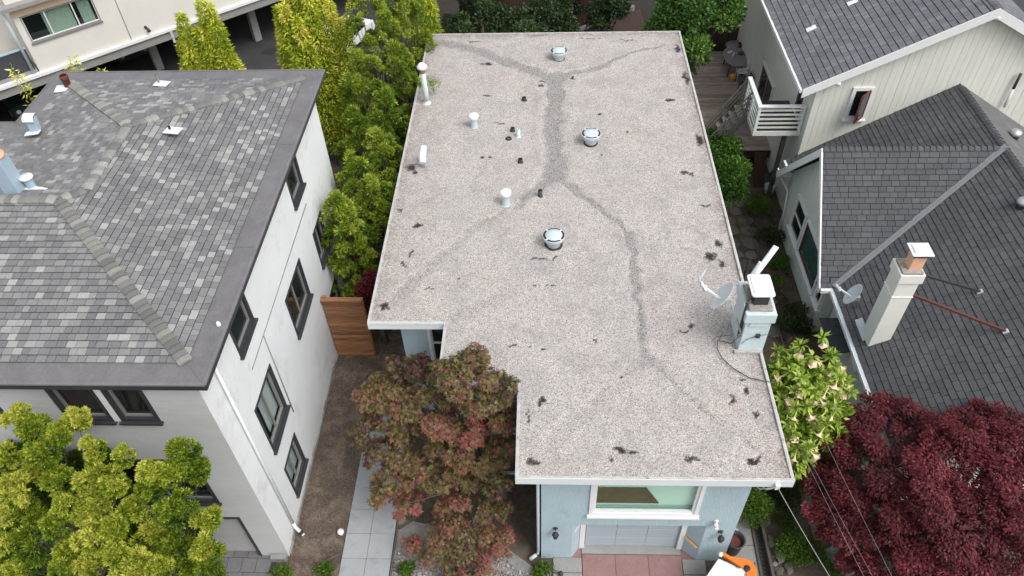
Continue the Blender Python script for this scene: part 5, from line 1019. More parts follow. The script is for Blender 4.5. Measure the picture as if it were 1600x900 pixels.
bamboo('dense yellow bamboo clump right of the drain', -9.35, 28.4, 7.8, .5, [(-.95, 0, 7.4), (-.5, .3, 8.1), (-.45, -.3, 7.6), (0, 0, 8.3), (.05, .5, 7.9), (.45, -.25, 8.0), (.55, .35, 8.2), (.95, 0, 7.5), (0, -.5, 7.2), (-1.25, .1, 6.6), (1.25, .1, 6.8)], 3400, .56)
bamboo('narrow bamboo stand at the back left corner of the gravel roof', -5.15, 31.2, 7.2, .42, [(-.45, 0, 7.0), (0, .2, 7.4), (.4, 0, 6.9), (0, -.3, 6.4)], 2400, .42)
bamboo('low yellow sprig of bamboo poking above the far eave of the white house', -19.6, 25.0, 7.2, .26, [(0, 0, 6.7), (1.5, .5, 6.6), (2.1, .5, 6.9), (2.5, .6, 6.3)], 300, .72)

def shrub(name, label, cat, loc, rad, h, m, n, leaf, tone=.5, group=None, z0=0.0, clumps=14, star=False, wd=.5, trunk=True, lump=.42, flat=.75):
    """crown of leaf clumps scattered through an uneven volume"""
    x, y = loc; t = thing(name, label, cat, (x, y, 0), group); rx, ry = rad if isinstance(rad, tuple) else (rad, rad)
    cs = []
    for k in range(clumps):
        d = sph(1)[0]; q = random.uniform(.55, 1.0); d[2] = abs(d[2]) if random.random() < .8 else d[2]
        cs.append((x + d[0] * rx * q * .75, y + d[1] * ry * q * .75, z0 + (h - z0) * (.42 + .5 * d[2] * q), random.uniform(.7, 1.15) * lump * min(rx, ry, h - z0)))
    w = np.array([c[3] ** 2 for c in cs]); w /= w.sum(); pick = RNG.choice(len(cs), n, p=w); cc = np.array([c[:3] for c in cs])[pick]; cr = np.array([c[3] for c in cs])[pick]; ct = np.array([random.uniform(-.2, .2) for _ in cs])[pick]
    d = sph(n); d[:, 2] = np.where(d[:, 2] < -.35, -d[:, 2], d[:, 2]); B = cc + d * (cr * RNG.uniform(.55, 1.05, n))[:, None] * np.array([1, 1, flat]); B[:, 2] = np.maximum(B[:, 2], .03)
    D = unit(d * .8 + RNG.normal(0, .55, (n, 3)) + np.array([0, 0, .15])); L = RNG.uniform(.7, 1.25, n) * leaf
    leaf_mesh('crown', B, D, L, L * wd, tone + ct + RNG.normal(0, .17, n), m, t, N=d + RNG.normal(0, .3, (n, 3)), star=star)
    if trunk: limbs('trunk', (x, y, 0), [c[:3] for c in cs[:7]], .03 + .02 * h, 'bark', t, .45, .08)
    return t
# behind the main house
for i, (x, y, h, r, lb) in enumerate([(-4.2, 35.2, 3.6, 1.2, 'dark shrubby tree with bare leaning trunks behind the roof, leftmost'), (-2.2, 36.0, 4.2, 1.5, 'dark green shrub behind the middle of the back roof edge'), (.2, 36.0, 4.0, 1.6, 'dark green shrub behind the gravel roof, beside the tall board fence'), (-3.2, 38.5, 4.6, 1.5, 'dark tree standing farthest back behind the gravel roof'), (1.2, 38.5, 4.4, 1.3, 'dark shrub overhanging the small slanted wall at the back'), (-.9, 34.2, 3.6, 1.3, 'dense dark shrub touching the back edge of the gravel roof'), (3.2, 36.6, 4.2, 1.2, 'dark bush hanging over the slanted garden wall'), (4.2, 39.5, 4.6, 1.2, 'dark tree behind the slanted wall, rightmost of the dark ones')]):
    shrub('dark_shrub', lb, 'shrub', (x, y), r, h, 'lf_dark' if i != 2 else 'lf_dark', 5200, .17, .55, 'dark shrubs behind the gravel roof', .9, 16)
shrub('broadleaf_tree', 'rounded fresh green tree at the back right corner of the gravel roof', 'tree', (6.75, 32.4), (2.3, 3.0), 6.9, 'lf_green', 30000, .19, .5, None, 2.0, 40, lump=.30)
shrub('citrus_tree', 'glossy green citrus like tree between the gravel roof and the deck stairs', 'tree', (7.15, 24.7), (1.05, 3.3), 3.6, 'lf_citrus', 20000, .13, .5, None, .5, 26, lump=.45)
# small red maples in the gap
shrub('red_maple', 'small dark red maple behind the cedar fence', 'maple', (-5.62, 17.45), (.6, .6), 3.9, 'lf_red', 6500, .07, .45, 'small red maples between the houses', 1.0, 14, wd=.7)
shrub('red_maple', 'little pink red maple by the roof edge among the yew pines', 'maple', (-5.1, 22.5), (.35, .7), 4.3, 'lf_red', 1500, .07, .75, 'small red maples between the houses', 2.2, 9, wd=.7)
# right garden
for x, y, r, h, lb, m, n in ((9.0, 18.15, .62, 1.0, 'dense dark round shrub under the window of the sided house', 'lf_dark', 4200), (8.95, 24.4, .55, .8, 'low round shrub beneath the balcony', 'lf_box', 1800), (9.1, 22.6, .5, .6, 'low dark shrub midway along the sided gable wall', 'lf_dark', 1500), (9.05, 21.2, .45, .55, 'ferny low plant in front of the double window of the gable', 'lf_box', 1200), (8.8, 20.1, .4, .45, 'sparse brownish green plant behind the white chimney cap', 'lf_box', 700),
                          (6.02, 10.9, .62, 1.3, 'bright green rounded bush at the right corner of the garage', 'lf_box', 4200), (7.1, 9.75, .52, .62, 'mossy green mound shrub beside the grey rocks', 'lf_box', 3600), (7.1, 11.4, .55, .5, 'loose dark ground shrub below the roof corner with the cable', 'lf_dark', 1800)):
    shrub('garden_shrub', lb, 'shrub', (x, y), r, h, m, n, .075, .5, 'low shrubs in the side garden', .02, 14, lump=.5, trunk=False)
for x, y, r, h, lb in ((-3.83, 8.95, .22, .38, 'small bright green tuft in the gravel right of the path'), (-6.05, 8.95, .26, .32, 'small bright green tuft in the soil left of the path'), (.05, 8.95, .25, .3, 'small green tuft in front of the garage wall corner'), (-7.3, 8.7, .3, .45, 'dark weedy tuft by the white house corner')):
    shrub('green_tuft', lb, 'plant', (x, y), r, h, 'lf_box', 700, .10, .6, 'green tufts in the front beds', .02, 8, lump=.6, wd=.3, trunk=False)
shrub('box_hedge', 'dense small leaved bush between the trumpet plant and the purple maple', 'shrub', (9.3, 12.6), (.6, .7), 2.0, 'lf_box', 5000, .055, .35, None, .3, 14, trunk=True)
shrub('spiky_plant', 'dark stemmed spiky plant at the front of the gravel bed', 'plant', (-2.35, 8.75), (.55, .3), .5, 'lf_dark', 260, .4, .2, None, .0, 6, wd=.06, trunk=False)

# maples built from leaf pads set where the photo shows them
def pad_tree(name, label, base, pads, m, leaf, dens, star, trunk_r, tone_fn, wd=.6, droop=.35, group=None):
    t = thing(name, label, 'maple', base, group); Bs, Ds, Ns, Ts, ends = [], [], [], [], []
    for px, py, z, r in pads:
        c = atz(px, py, z); ends.append(tuple(c - np.array([0, 0, .15 * r]))); tn = tone_fn(px, py)
        for s in range(7):
            a = random.random() * 6.28; q = r * math.sqrt(random.random()) * .85; sc = c + np.array([q * math.cos(a), q * math.sin(a), random.uniform(-.12, .12) - droop * (q / r) ** 2 * r * .6]); sr = r * random.uniform(.28, .5)
            n = int(dens * sr * sr * 3.14); rho = np.sqrt(RNG.random(n)) * sr; aa = RNG.random(n) * 6.283
            out = np.stack([np.cos(aa), np.sin(aa), np.zeros(n)], 1)
            B = sc + out * rho[:, None]; B[:, 2] += -droop * (rho / sr) ** 2 * sr + RNG.normal(0, .07, n)
            o2 = unit(out * rho[:, None] + np.array([math.cos(a), math.sin(a), 0]) * q * .6 + 1e-4)
            D = unit(o2 + RNG.normal(0, .45, (n, 3)) * np.array([1, 1, .5]) + np.array([0, 0, -.28])); Bs.append(B); Ds.append(D); Ns.append(RNG.normal(0, .3, (n, 3)) + np.array([0, 0, 1.0]) + o2 * .35); Ts.append(np.clip(tn + random.uniform(-.11, .11) + RNG.normal(0, .15, n), 0, .96))
    B, D, N, T = map(np.concatenate, (Bs, Ds, Ns, Ts)); L = RNG.uniform(.7, 1.2, len(B)) * leaf
    leaf_mesh('crown', B, D, L, L * wd, T, m, t, N=N, star=star, bend=.06); limbs('trunk', base, ends, trunk_r, 'bark', t, .42, .18); return t
def mt(px, py):
    return .45 + .13 * math.sin(px * .031 + py * .017) + .12 * math.sin(py * .043 - px * .012 + 1.0) + (.16 if px > 700 and py > 640 else 0)
mp = [(584, 612, 4.0, .45), (598, 600, 4.2, .45), (640, 585, 4.5, .45), (655, 575, 4.5, .55), (620, 605, 4.0, .6), (588, 625, 3.7, .5), (650, 625, 4.1, .6), (683, 585, 4.9, .45), (690, 600, 4.6, .6), (612, 650, 3.5, .55), (650, 670, 3.5, .6), (690, 655, 4.1, .6), (735, 565, 5.7, .5), (718, 590, 5.4, .55), (762, 588, 5.7, .45), (745, 620, 5.2, .6), (785, 620, 5.0, .45), (772, 655, 4.5, .5), (735, 665, 4.2, .55), (572, 660, 3.2, .4), (565, 680, 3.0, .35), (592, 700, 3.0, .45), (625, 705, 3.0, .55), (660, 715, 2.9, .5), (700, 700, 3.6, .6), (745, 705, 3.5, .6), (778, 705, 3.4, .45), (610, 740, 2.6, .5), (645, 750, 2.5, .55), (590, 768, 2.3, .42), (690, 745, 2.9, .5), (730, 750, 2.8, .6), (770, 740, 3.0, .5), (635, 785, 2.1, .5), (705, 790, 2.1, .5), (648, 572, 4.8, .3), (612, 566, 4.5, .22), (742, 552, 5.9, .3), (790, 645, 4.6, .42), (768, 622, 5.3, .5), (800, 605, 5.6, .3), (703, 592, 5.6, .34), (692, 570, 5.5, .26), (712, 565, 5.7, .28), (790, 690, 3.8, .4), (700, 575, 5.4, .4)]
pad_tree('turning_maple', 'spreading green and red Japanese maple over the path and roof notch', (-1.0, 11.0, 0), mp, 'lf_maple', .108, 470, True, .10, mt)
mp2 = [(735, 790, 1.9, .55), (700, 815, 1.6, .5), (770, 800, 1.7, .5), (690, 840, 1.3, .5), (725, 835, 1.5, .55), (760, 840, 1.4, .5), (640, 850, .9, .35), (668, 865, .9, .4), (720, 870, 1.0, .5), (760, 872, .9, .45), (785, 830, 1.2, .35), (700, 890, .8, .4), (740, 893, .8, .4), (778, 855, .9, .35)]
pad_tree('turning_maple', 'low russet Japanese maple spreading over the gravel bed', (-1.9, 9.6, 0), mp2, 'lf_maple', .085, 400, True, .05, lambda px, py: .55 + .2 * math.sin(px * .05 + py * .03))
rr_ = random.Random(5); mp3 = []
for px, py, z, r in [(1300, 690, 3.0, .6), (1345, 650, 3.4, .6), (1390, 640, 3.6, .6), (1340, 700, 3.3, .7), (1385, 690, 3.8, .7), (1430, 665, 3.9, .6), (1475, 655, 4.0, .6), (1520, 640, 4.2, .55), (1560, 640, 4.2, .5), (1590, 655, 4.1, .5), (1300, 740, 2.7, .6), (1350, 750, 3.1, .7), (1400, 735, 3.9, .75), (1450, 715, 4.2, .75), (1500, 700, 4.3, .7), (1550, 690, 4.3, .65), (1595, 705, 4.1, .6), (1280, 780, 2.2, .5), (1320, 790, 2.6, .6), (1370, 795, 3.1, .7), (1420, 785, 3.7, .75), (1470, 770, 4.1, .75), (1520, 755, 4.2, .7), (1570, 750, 4.1, .7), (1300, 825, 1.9, .4), (1345, 835, 2.4, .6), (1395, 840, 2.9, .7), (1445, 835, 3.3, .75), (1495, 825, 3.7, .75), (1545, 810, 3.8, .7), (1595, 800, 3.7, .7), (1340, 875, 2.0, .5), (1390, 885, 2.4, .6), (1440, 885, 2.8, .7), (1490, 880, 3.1, .7), (1540, 870, 3.3, .7), (1590, 860, 3.4, .7), (1330, 665, 2.9, .5), (1365, 625, 3.3, .3), (1640, 700, 3.8, .8), (1650, 780, 3.6, .8), (1650, 860, 3.2, .8), (1480, 930, 2.6, .8), (1570, 920, 2.9, .8), (1275, 745, 2.3, .45), (1290, 800, 2.0, .45), (1310, 765, 2.6, .5), (1370, 915, 1.9, .6), (1430, 930, 2.2, .7), (1530, 910, 2.9, .7), (1600, 905, 3.0, .8), (1590, 775, 4.4, .5), (1565, 795, 4.3, .5), (1600, 725, 4.6, .5), (1455, 755, 4.4, .5), (1600, 820, 4.2, .5), (1440, 725, 4.3, .4), (1420, 640, 3.6, .5), (1545, 655, 4.2, .5), (1320, 640, 3.1, .4), (1585, 652, 4.6, .55), (1545, 662, 4.5, .5), (1510, 668, 4.5, .5), (1575, 690, 4.6, .6), (1620, 680, 4.6, .6), (1480, 690, 4.4, .5), (1560, 730, 4.4, .6), (1605, 750, 4.2, .6), (1530, 790, 4.1, .6), (1500, 850, 3.6, .6), (1580, 830, 3.8, .6), (1460, 800, 4.0, .6), (1440, 865, 3.2, .6), (1550, 890, 3.3, .6)]: mp3.append((px, py, z - rr_.random() * .3, r))
pad_tree('purple_maple', 'large dark purple Japanese maple in front of the shingled house, lower right', (11.2, 9.8, 0), mp3, 'lf_purple', .095, 820, False, .11, lambda px, py: .5 + .16 * math.sin(px * .06) * math.sin(py * .05), .5, .4)

# angel's trumpet
bt = shrub('trumpet_plant', 'light green shrub hung with cream trumpet flowers at the roof edge', 'flowering shrub', (7.05, 12.75), (1.75, 2.1), 4.35, 'lf_trumpet', 9000, .24, .55, None, 1.0, 52, wd=.42, lump=.27)
rf = random.Random(3); tufts = []; M['flower_tube'] = mat('yellow_green_flower_tube', (0.50, 0.50, 0.18, 1), 0.6, 0.15, 8)
for px, py in [(1215, 548), (1238, 552), (1252, 545), (1284, 530), (1296, 560), (1306, 562), (1303, 575), (1250, 572), (1240, 590), (1232, 582), (1262, 608), (1275, 615), (1268, 622), (1246, 618), (1285, 610), (1294, 604), (1310, 590), (1325, 600), (1329, 612), (1303, 620), (1215, 582), (1222, 612), (1246, 640), (1220, 650), (1244, 656), (1292, 640), (1290, 665), (1278, 685), (1284, 690), (1238, 690), (1248, 680), (1262, 700), (1216, 700), (1228, 565), (1268, 560), (1282, 585), (1226, 630), (1262, 640), (1272, 660), (1234, 665), (1256, 590), (1318, 606), (1305, 640), (1245, 702)]:
    h = Vector(atz(px, py, 4.75 - abs(px - 1262) * .008 - max(0, py - 600) * .009 + rf.uniform(-.22, .12))); ax = Vector((rf.uniform(-.9, .9), rf.uniform(-1.1, .3), -.9)).normalized(); Lf = rf.uniform(.24, .38)
    n = 10; a = ax.cross(Vector((1, 0, .2))).normalized(); b = ax.cross(a)
    ring = lambda tt, r, w=0: [h + ax * Lf * tt + (a * math.cos(2 * PI * k / n) + b * math.sin(2 * PI * k / n)) * r * (1 + w * (k % 2)) for k in range(n)]
    f_ = MB().grid([ring(.62, .022), ring(.8, .034), ring(.93, .07), ring(1.0, .10, .25), ring(.97, .12, .3)], True).build('flower', 'flower', bt)
    MB().grid([ring(0, .012), ring(.2, .015), ring(.64, .024)], True).build('flower_tube', 'flower_tube', f_)
    tufts.append(tuple(h + Vector((rf.uniform(-.08, .08), rf.uniform(0, .15), -.02))))
tf = np.repeat(np.array(tufts), 22, 0); n = len(tf); d = unit(RNG.normal(0, 1, (n, 3)) + np.array([0, 0, .25]))
leaf_mesh('leaf_tufts', tf + d * .03, d, RNG.uniform(.16, .28, n), .085, .62 + RNG.normal(0, .16, n), 'lf_trumpet', bt, N=np.tile([0, 0, 1.], (n, 1)) + RNG.normal(0, .3, (n, 3)))

# ground cover
def cover(name, label, n, reg, m, leaf, tone=.4):
    x0, x1_, y0, y1, fn = reg; P = RNG.uniform((x0, y0), (x1_, y1), (n, 2)); k = np.array([fn(a, b) for a, b in P]); P = P[k]; n = len(P)
    B = np.column_stack([P, RNG.uniform(.0, .05, n)]); D = unit(RNG.normal(0, .7, (n, 3)) + np.array([0, 0, .7])); o = leaf_mesh(name, B, D, RNG.uniform(.6, 1.3, n) * leaf, leaf * .6, tone + RNG.normal(0, .2, n), m, None); o['kind'] = 'stuff'; return o
cover('ground_cover', '', 16000, (6.7, 9.2, 9.0, 13.4, lambda x, y: math.sin(x * 3.1 + y) + math.sin(y * 2.3 - x * 1.7) + .5 * math.sin(x * 9) > -.1 and not (6.9 < x < 7.9 and y < 9.4)), 'lf_box', .06, .5)
cover('ground_cover', '', 3000, (8.3, 9.5, 17.5, 25, lambda x, y: math.sin(x * 5 + y * 2) > .2), 'lf_dark', .07, .5)
cover('leaf_litter', '', 1500, (6.2, 9.4, 9, 25, lambda x, y: True), 'lf_red', .05, .2)

# ================================================================== SMALL THINGS
# cedar fence between the houses
fn = thing('cedar_fence', 'orange cedar board fence closing the gap beside the white house', 'fence', (-6.6, 16.76, 0))
zt2 = 2.92
for i in range(18):
    z = .06 + i * .158; fo = random.uniform(-.006, .006); box('board', (-7.22, 16.74 + fo, z), (-5.92, 16.77 + fo, z + .143), 'cedar', fn)
box('cap_rail', (-7.24, 16.66, zt2), (-5.86, 16.84, zt2 + .04), 'cedar', fn); box('post', (-7.2, 16.775, 0), (-7.1, 16.87, zt2 + .12), 'cedar', fn); box('post', (-5.98, 16.775, 0), (-5.88, 16.87, zt2), 'cedar', fn)
gl = tag(MB().lathe((-5.88, 10.08, 0), [(.05, 0), (.05, .05), (.06, .06), (.09, .10), (.10, .15), (.08, .21), (.04, .24), (0, .245)], 16).build('path_light', 'white'), 'white globe light in the soil at the left edge of the path', 'garden light')
gl = tag(MB().lathe((6.35, 11.3, .25), [(.04, -.25), (.04, 0), (.08, .01), (.09, .05), (.05, .09), (0, .1)], 16).build('path_light', 'white'), 'white round light on the timber edging below the roof corner', 'garden light')
# right-hand timber edging, rocks and stepping stones
for a, b, w, h, m, lb in (((6.33, 14.5), (6.36, 8.2), .09, .26, 'grey_wood', 'tall weathered timber edging between the side path and the garden, right one'), ((6.10, 11.2), (6.06, 8.2), .07, .12, 'grey_wood', 'low timber edging along the concrete side path, left one')):
    tag(MB().bar((a[0], a[1], h / 2), (b[0], b[1], h / 2), w, h).build('timber_edging', m, None, .008), lb, 'edging', 'timber edgings beside the side path')
mb = MB()
for i in range(46):
    y = 11.0 - i * .06; mb.bar((6.13, y, .02 + random.random() * .03), (6.29, y - .1 * (1 if i % 2 else -1), .03 + random.random() * .03), .03, .03)
o = mb.build('wire_mesh_strip', 'charcoal'); tag(o, 'dark woven strip lying between the two timber edgings', 'netting')
def rock(px, py, r, lb, m='stone', fl=.55):
    c = atz(px, py, .05); bm = bmesh.new(); bmesh.ops.create_icosphere(bm, subdivisions=2, radius=1)
    a = random.random() * 3; 
    for v in bm.verts: k = 1 + .22 * math.sin(v.co.x * 3 + a) * math.cos(v.co.y * 4 + a) + random.uniform(-.05, .05); v.co = Vector((v.co.x * r[0] * k, v.co.y * r[1] * k, v.co.z * min(r) * fl * k)) + Vector(c)
    me = bpy.data.meshes.new('rock'); bm.to_mesh(me); bm.free(); me.materials.append(M[m]); o = put(bpy.data.objects.new('rock', me)); tag(o, lb, 'rock', 'rocks along the timber edging')
rock(1219, 868, (.14, .26), 'long smooth grey rock beside the mossy mound shrub'); rock(1205, 850, (.09, .1), 'pale cream rock next to the long smooth grey rock', 'concrete'); rock(1211, 882, (.08, .08), 'small pale rock below the long smooth grey rock', 'concrete'); rock(1204, 843, (.08, .14), 'grey rock wedged against the timber edging, above the pale ones'); rock(1233, 888, (.12, .2), 'brownish flat rock at the bottom edge beside the mossy mound', 'flag'); rock(1196, 812, (.16, .24), 'dark flat grey rock behind the mossy mound shrub', 'flag'); rock(1217, 892, (.14, .14), 'dark rock at the foot of the timber edging', 'flag'); rock(1191, 776, (.14, .16), 'brown grey rock under the roof corner with the cable', 'flag')
def step(pts, lb, m='flag'):
    q = [atz(px, py, .02) for px, py in pts]; o = MB().prism([(p[0], p[1], -.02) for p in q], (0, 0, .055)).build('stepping_stone', m, None, .01); tag(o, lb, 'stepping stone', 'stepping stones in the right garden')
step([(1287, 860), (1305, 850), (1322, 876), (1304, 884)], 'pale grey square stepping stone by the purple maple', 'stone'); step([(1264, 815), (1283, 813), (1294, 840), (1272, 845)], 'brown stepping stone, second up from the pale square one'); step([(1250, 762), (1266, 765), (1268, 800), (1252, 802)], 'upright long stepping stone nearest the roof corner'); step([(1322, 892), (1340, 888), (1340, 905), (1318, 905)], 'pale stepping stone cut by the bottom edge of the photo', 'stone')
# flagstone path behind the chimney
fp = struct(box('flagstone_path', (6.6, 17.3, -.05), (8.45, 26.5, .008), 'soil_dark'), 'irregular flagstone path along the right side of the flat roofed house')
rs = random.Random(9); y = 17.6
while y < 25.6:
    dy = rs.uniform(.5, .8); x = 6.75; 
    while x < 8.3:
        dx = rs.uniform(.45, .8); cx, cy = x + dx / 2, y + dy / 2; q = []
        for k in range(7): a = k * 6.283 / 7 + rs.uniform(-.3, .3); q.append((cx + math.cos(a) * dx * .52 * rs.uniform(.8, 1), cy + math.sin(a) * dy * .52 * rs.uniform(.8, 1), .008))
        MB().prism(q, (0, 0, rs.uniform(.03, .05))).build('flagstone', 'flag', fp); x += dx
    y += dy
tag(MB().bar((8.45, 17.2, .06), (8.45, 24.5, .06), .03, .1).build('path_edging', 'grey_wood'), 'thin straight edging along the flagstone path', 'edging')
for px, py, l, lb in ((1160, 425, 1.3, 'dark plank lying aslant on the flagstones behind the chimney, left one'), (1168, 425, 1.1, 'grey plank lying aslant on the flagstones behind the chimney, right one')):
    c = atz(px, py, .1); tag(MB().bar(c + np.array([-.2, -.6, 0]), c + np.array([.2, .6, .05]), .12, .05).build('plank', 'grey_wood'), lb, 'plank', 'planks behind the chimney')
for px, py, lb in ((1215, 512, 'thin upright wooden stake near the round dark shrub'), (1224, 540, 'short wooden stake close to the trumpet plant leaves')):
    c = atz(px, py, 0); tag(MB().tube([c, c + np.array([.18, -.05, .5])], .025, 6).build('stake', 'cedar'), lb, 'stake', 'stakes in the side garden')
# overhead cables
def cable(a, b, sag, r, m, lb, name='overhead_cable'):
    a, b = Vector(a), Vector(b); tag(MB().tube([a.lerp(b, t) - Vector((0, 0, sag * 4 * t * (1 - t))) for t in np.linspace(0, 1, 14)], r, 5).build(name, m), lb, 'cable', 'overhead cables')
M['cable_grey'] = mat('grey_cable', (0.22, 0.22, 0.22, 1), 0.6)
a0 = Vector((5.32, 8.82, 5.27)); cable(a0, atz(1297, 902, 4.2),   0.03, .011, 'cable_grey', 'pale service cable from the front right roof corner')
mb = MB(); mb.box((5.27, 8.78, 5.2), (5.37, 8.86, 5.36)); mb.tube([(5.3, 8.84, 5.2), (5.2, 8.95, 4.9), (5.0, 9.2, 4.8), (4.9, 9.4, 5.0)], .014, 5); mb.tube([(5.28, 8.84, 5.2), (5.1, 9.05, 4.75), (5.2, 9.4, 4.2)], .014, 5); mb.build('cable_anchor', 'white', H)
for (p, q), lb in (((((1250, 700, 4.6)), (1352, 905, 4.2)), 'thin grey wire over the purple maple, leftmost of the three'), (((1258, 705, 4.7), (1366, 905, 4.3)), 'thin grey wire over the purple maple, middle of the three'), (((1290, 690, 4.9), (1396, 905, 4.6)), 'thin grey wire over the purple maple, rightmost of the three')):
    cable(atz(*p), atz(*q), .02, .004, 'cable_grey', lb)
# bin and orange thing by the garage
bn = thing('round_bin', 'dark round bin standing at the right garage corner', 'bin', (5.38, 9.75, 0))
MB().lathe((5.38, 9.75, .05), [(.0, 0), (.2, 0), (.26, .6), (.28, .62), (.28, .66), (.24, .66), (.2, .2)], 18).build('bucket', 'charcoal', bn); MB().lathe((5.38, 9.75, .5), [(0, .02), (.12, .08), (.22, .03)], 12).build('sack', 'brick_red', bn); MB().lathe((5.44, 10.1, .05), [(0, 0), (.14, 0), (.15, .4), (.05, .55), (0, .55)], 12).build('white_bag', 'galv', bn)
og = thing('orange_machine', 'orange plastic machine with a black round cap and a broad white lid', 'machine', (4.9, 8.6, 0))
q = [Vector(atz(px, py, 1.0)) for px, py in ((1122, 874), (1168, 893), (1165, 945), (1080, 935))]
MB().prism(q, (0, 0, .06)).build('white_lid', 'white', og, .02)
q = [Vector(atz(px, py, .95)) for px, py in ((1122, 868), (1126, 865), (1140, 873), (1162, 876), (1176, 882), (1181, 895), (1182, 930), (1160, 935), (1166, 895), (1150, 886))]
MB().prism(q, (0, 0, .16)).build('orange_shell', 'orange', og, .03)
q2 = [Vector(atz(px, py, .05)) for px, py in ((1130, 895), (1170, 900), (1170, 940), (1105, 935))]; MB().prism(q2, (0, 0, .9)).build('base', 'charcoal', og, .03)
MB().prism([p_.lerp(sum(q, Vector()) / len(q), .06) + Vector((0, 0, .161)) for p_ in q], (0, 0, .012)).build('shell_rib', 'orange', og, .008); MB().tube([Vector(atz(1124, 870, 1.02)), Vector(atz(1143, 880, 1.12)), Vector(atz(1156, 888, 1.1))], .018, 6).build('hose', 'charcoal', og); mb = MB(); [mb.tube([Vector(atz(a_, b_, .0)), Vector(atz(a_, b_, .0)) + Vector((0, 0, .5))], .03, 6) for a_, b_ in ((1132, 905), (1165, 905))]; mb.build('leg', 'steel', og)
c = Vector(atz(1167, 889, 1.08)); MB().lathe(c, [(.085, 0), (.085, .06), (.07, .08), (.03, .07), (0, .075)], 16).build('black_cap', 'black_rubber', og); c = Vector(atz(1126, 866, 1.1)); MB().lathe(c, [(.06, -.05), (.06, .03), (0, .04)], 10).build('white_knob', 'white', og)
tag(MB().lathe(atz(876, 899, .05), [(0, 0), (.06, 0), (.07, .12), (.05, .15), (.05, .18), (0, .18)], 12).build('spot_light', 'charcoal'), 'small black spot light by the driveway left edge', 'garden light')
# deck behind, with table and chairs
dk = struct(box('deck', (5.9, 27.6, .5), (9.95, 36.2, .86), 'dark_wood'), 'weathered brown plank deck at the back right')
y = 27.6
while y < 36.1: box('plank', (5.88, y, .862 + random.random() * .004), (9.96, y + .138, .9 + random.random() * .004), 'deck_wood', dk); y += .15
tb = thing('patio_table', 'oval grey patio table on the deck with small things on it', 'table', (9.45, 34.3, .9))
ex = lambda r_, z: [Vector((9.45 + r_ * .58 * math.cos(a), 34.3 + r_ * .95 * math.sin(a), z)) for a in np.linspace(0, 2 * PI, 28, endpoint=False)]
MB().prism(ex(1, 1.6), (0, 0, .04)).build('table_top', 'table_grey', tb, .01)
for sx in (-.35, .35):
    for sy in (-.6, .6): MB().tube([(9.45 + sx, 34.3 + sy, .9), (9.45 + sx * .8, 34.3 + sy * .8, 1.6)], .03, 6).build('leg', 'charcoal', tb)
tag(MB().lathe((9.75, 34.5, 1.64), [(0, 0), (.1, 0), (.14, .08), (.11, .1), (0, .06)], 14).build('bowl', 'charcoal'), 'dark bowl on the patio table', 'bowl'); tag(MB().bar((9.3, 34.2, 1.68), (9.42, 34.5, 1.7), .06, .08).build('bottle', 'white'), 'white bottle lying on the patio table', 'bottle'); tag(MB().bar((9.15, 34.6, 1.66), (9.35, 34.75, 1.66), .12, .05).build('cloth', 'white'), 'crumpled white cloth on the left end of the patio table', 'cloth')
st_ = thing('side_table', 'round grey side table behind the patio table', 'table', (9.75, 35.7, .9)); MB().lathe((9.75, 35.7, 1.45), [(0, 0), (.5, 0), (.5, .03), (0, .03)], 20).build('table_top', 'table_grey', st_); MB().tube([(9.75, 35.7, .9), (9.75, 35.7, 1.45)], .05, 8).build('leg', 'charcoal', st_)
tag(MB().lathe((9.95, 35.5, 1.48), [(.1, 0), (.14, .2), (.1, .2)], 12).build('red_pot', 'brick_red'), 'small dark red pot on the round side table', 'pot')
tag(MB().lathe((9.28, 33.35, .9), [(0, 0), (.16, 0), (.14, .25), (.05, .35), (0, .35)], 12).build('yellow_container', 'yellow'), 'small yellow container under the near end of the patio table', 'container')
def chair(x, y, m, lb, face=1):
    t = thing('patio_chair', lb, 'chair', (x, y, .9), 'patio chairs on the deck')
    box('seat', (x - .24, y - .24, 1.32), (x + .24, y + .24, 1.36), m, t, .015); bk = MB()
    for k in range(5): bk.box((x + face * .22, y - .22 + k * .1, 1.36), (x + face * .25, y - .16 + k * .1, 1.78))
    bk.box((x + face * .215, y - .24, 1.76), (x + face * .255, y + .24, 1.84)); bk.build('backrest', m, t)
    for sx in (-.2, .2):
        for sy in (-.2, .2): MB().tube([(x + sx * 1.1, y + sy * 1.1, .9), (x + sx, y + sy, 1.33)], .022, 6).build('leg', m, t)
    for sy in (-.25, .25): MB().bar((x - .22, y + sy, 1.56), (x + .24, y + sy, 1.6), .05, .03).build('armrest', m, t)
chair(9.62, 32.3, 'charcoal', 'dark patio chair by the glass door of the tall wall'); chair(9.68, 33.45, 'white', 'white plastic chair against the tall sided wall')
pt_ = thing('potted_plant', 'leafy plant in a dark pot at the top of the deck by the stairs', 'potted plant', (8.9, 30.2, .9)); MB().lathe((8.9, 30.2, .9), [(0, 0), (.18, 0), (.26, .4), (.24, .42), (.2, .36), (0, .36)], 16).build('pot', 'pot', pt_)
n = 700; d = sph(n); d[:, 2] = abs(d[:, 2]); leaf_mesh('foliage', np.array([8.9, 30.2, 1.3]) + d * RNG.uniform(.1, .42, n)[:, None], unit(d + RNG.normal(0, .4, (n, 3))), .14, .07, .45 + RNG.normal(0, .2, n), 'lf_citrus', pt_)
tag(MB().lathe((8.55, 29.7, .9), [(0, 0), (.12, 0), (.13, .3), (.1, .34), (0, .3)], 12).build('grey_pot', 'galv'), 'small pale pot beside the dark potted plant', 'pot'); tag(MB().lathe((8.3, 29.5, .9), [(0, 0), (.14, 0), (.16, .25), (.13, .26), (0, .2)], 12).build('dark_pot', 'pot'), 'low dark pot left of the pale pot', 'pot')
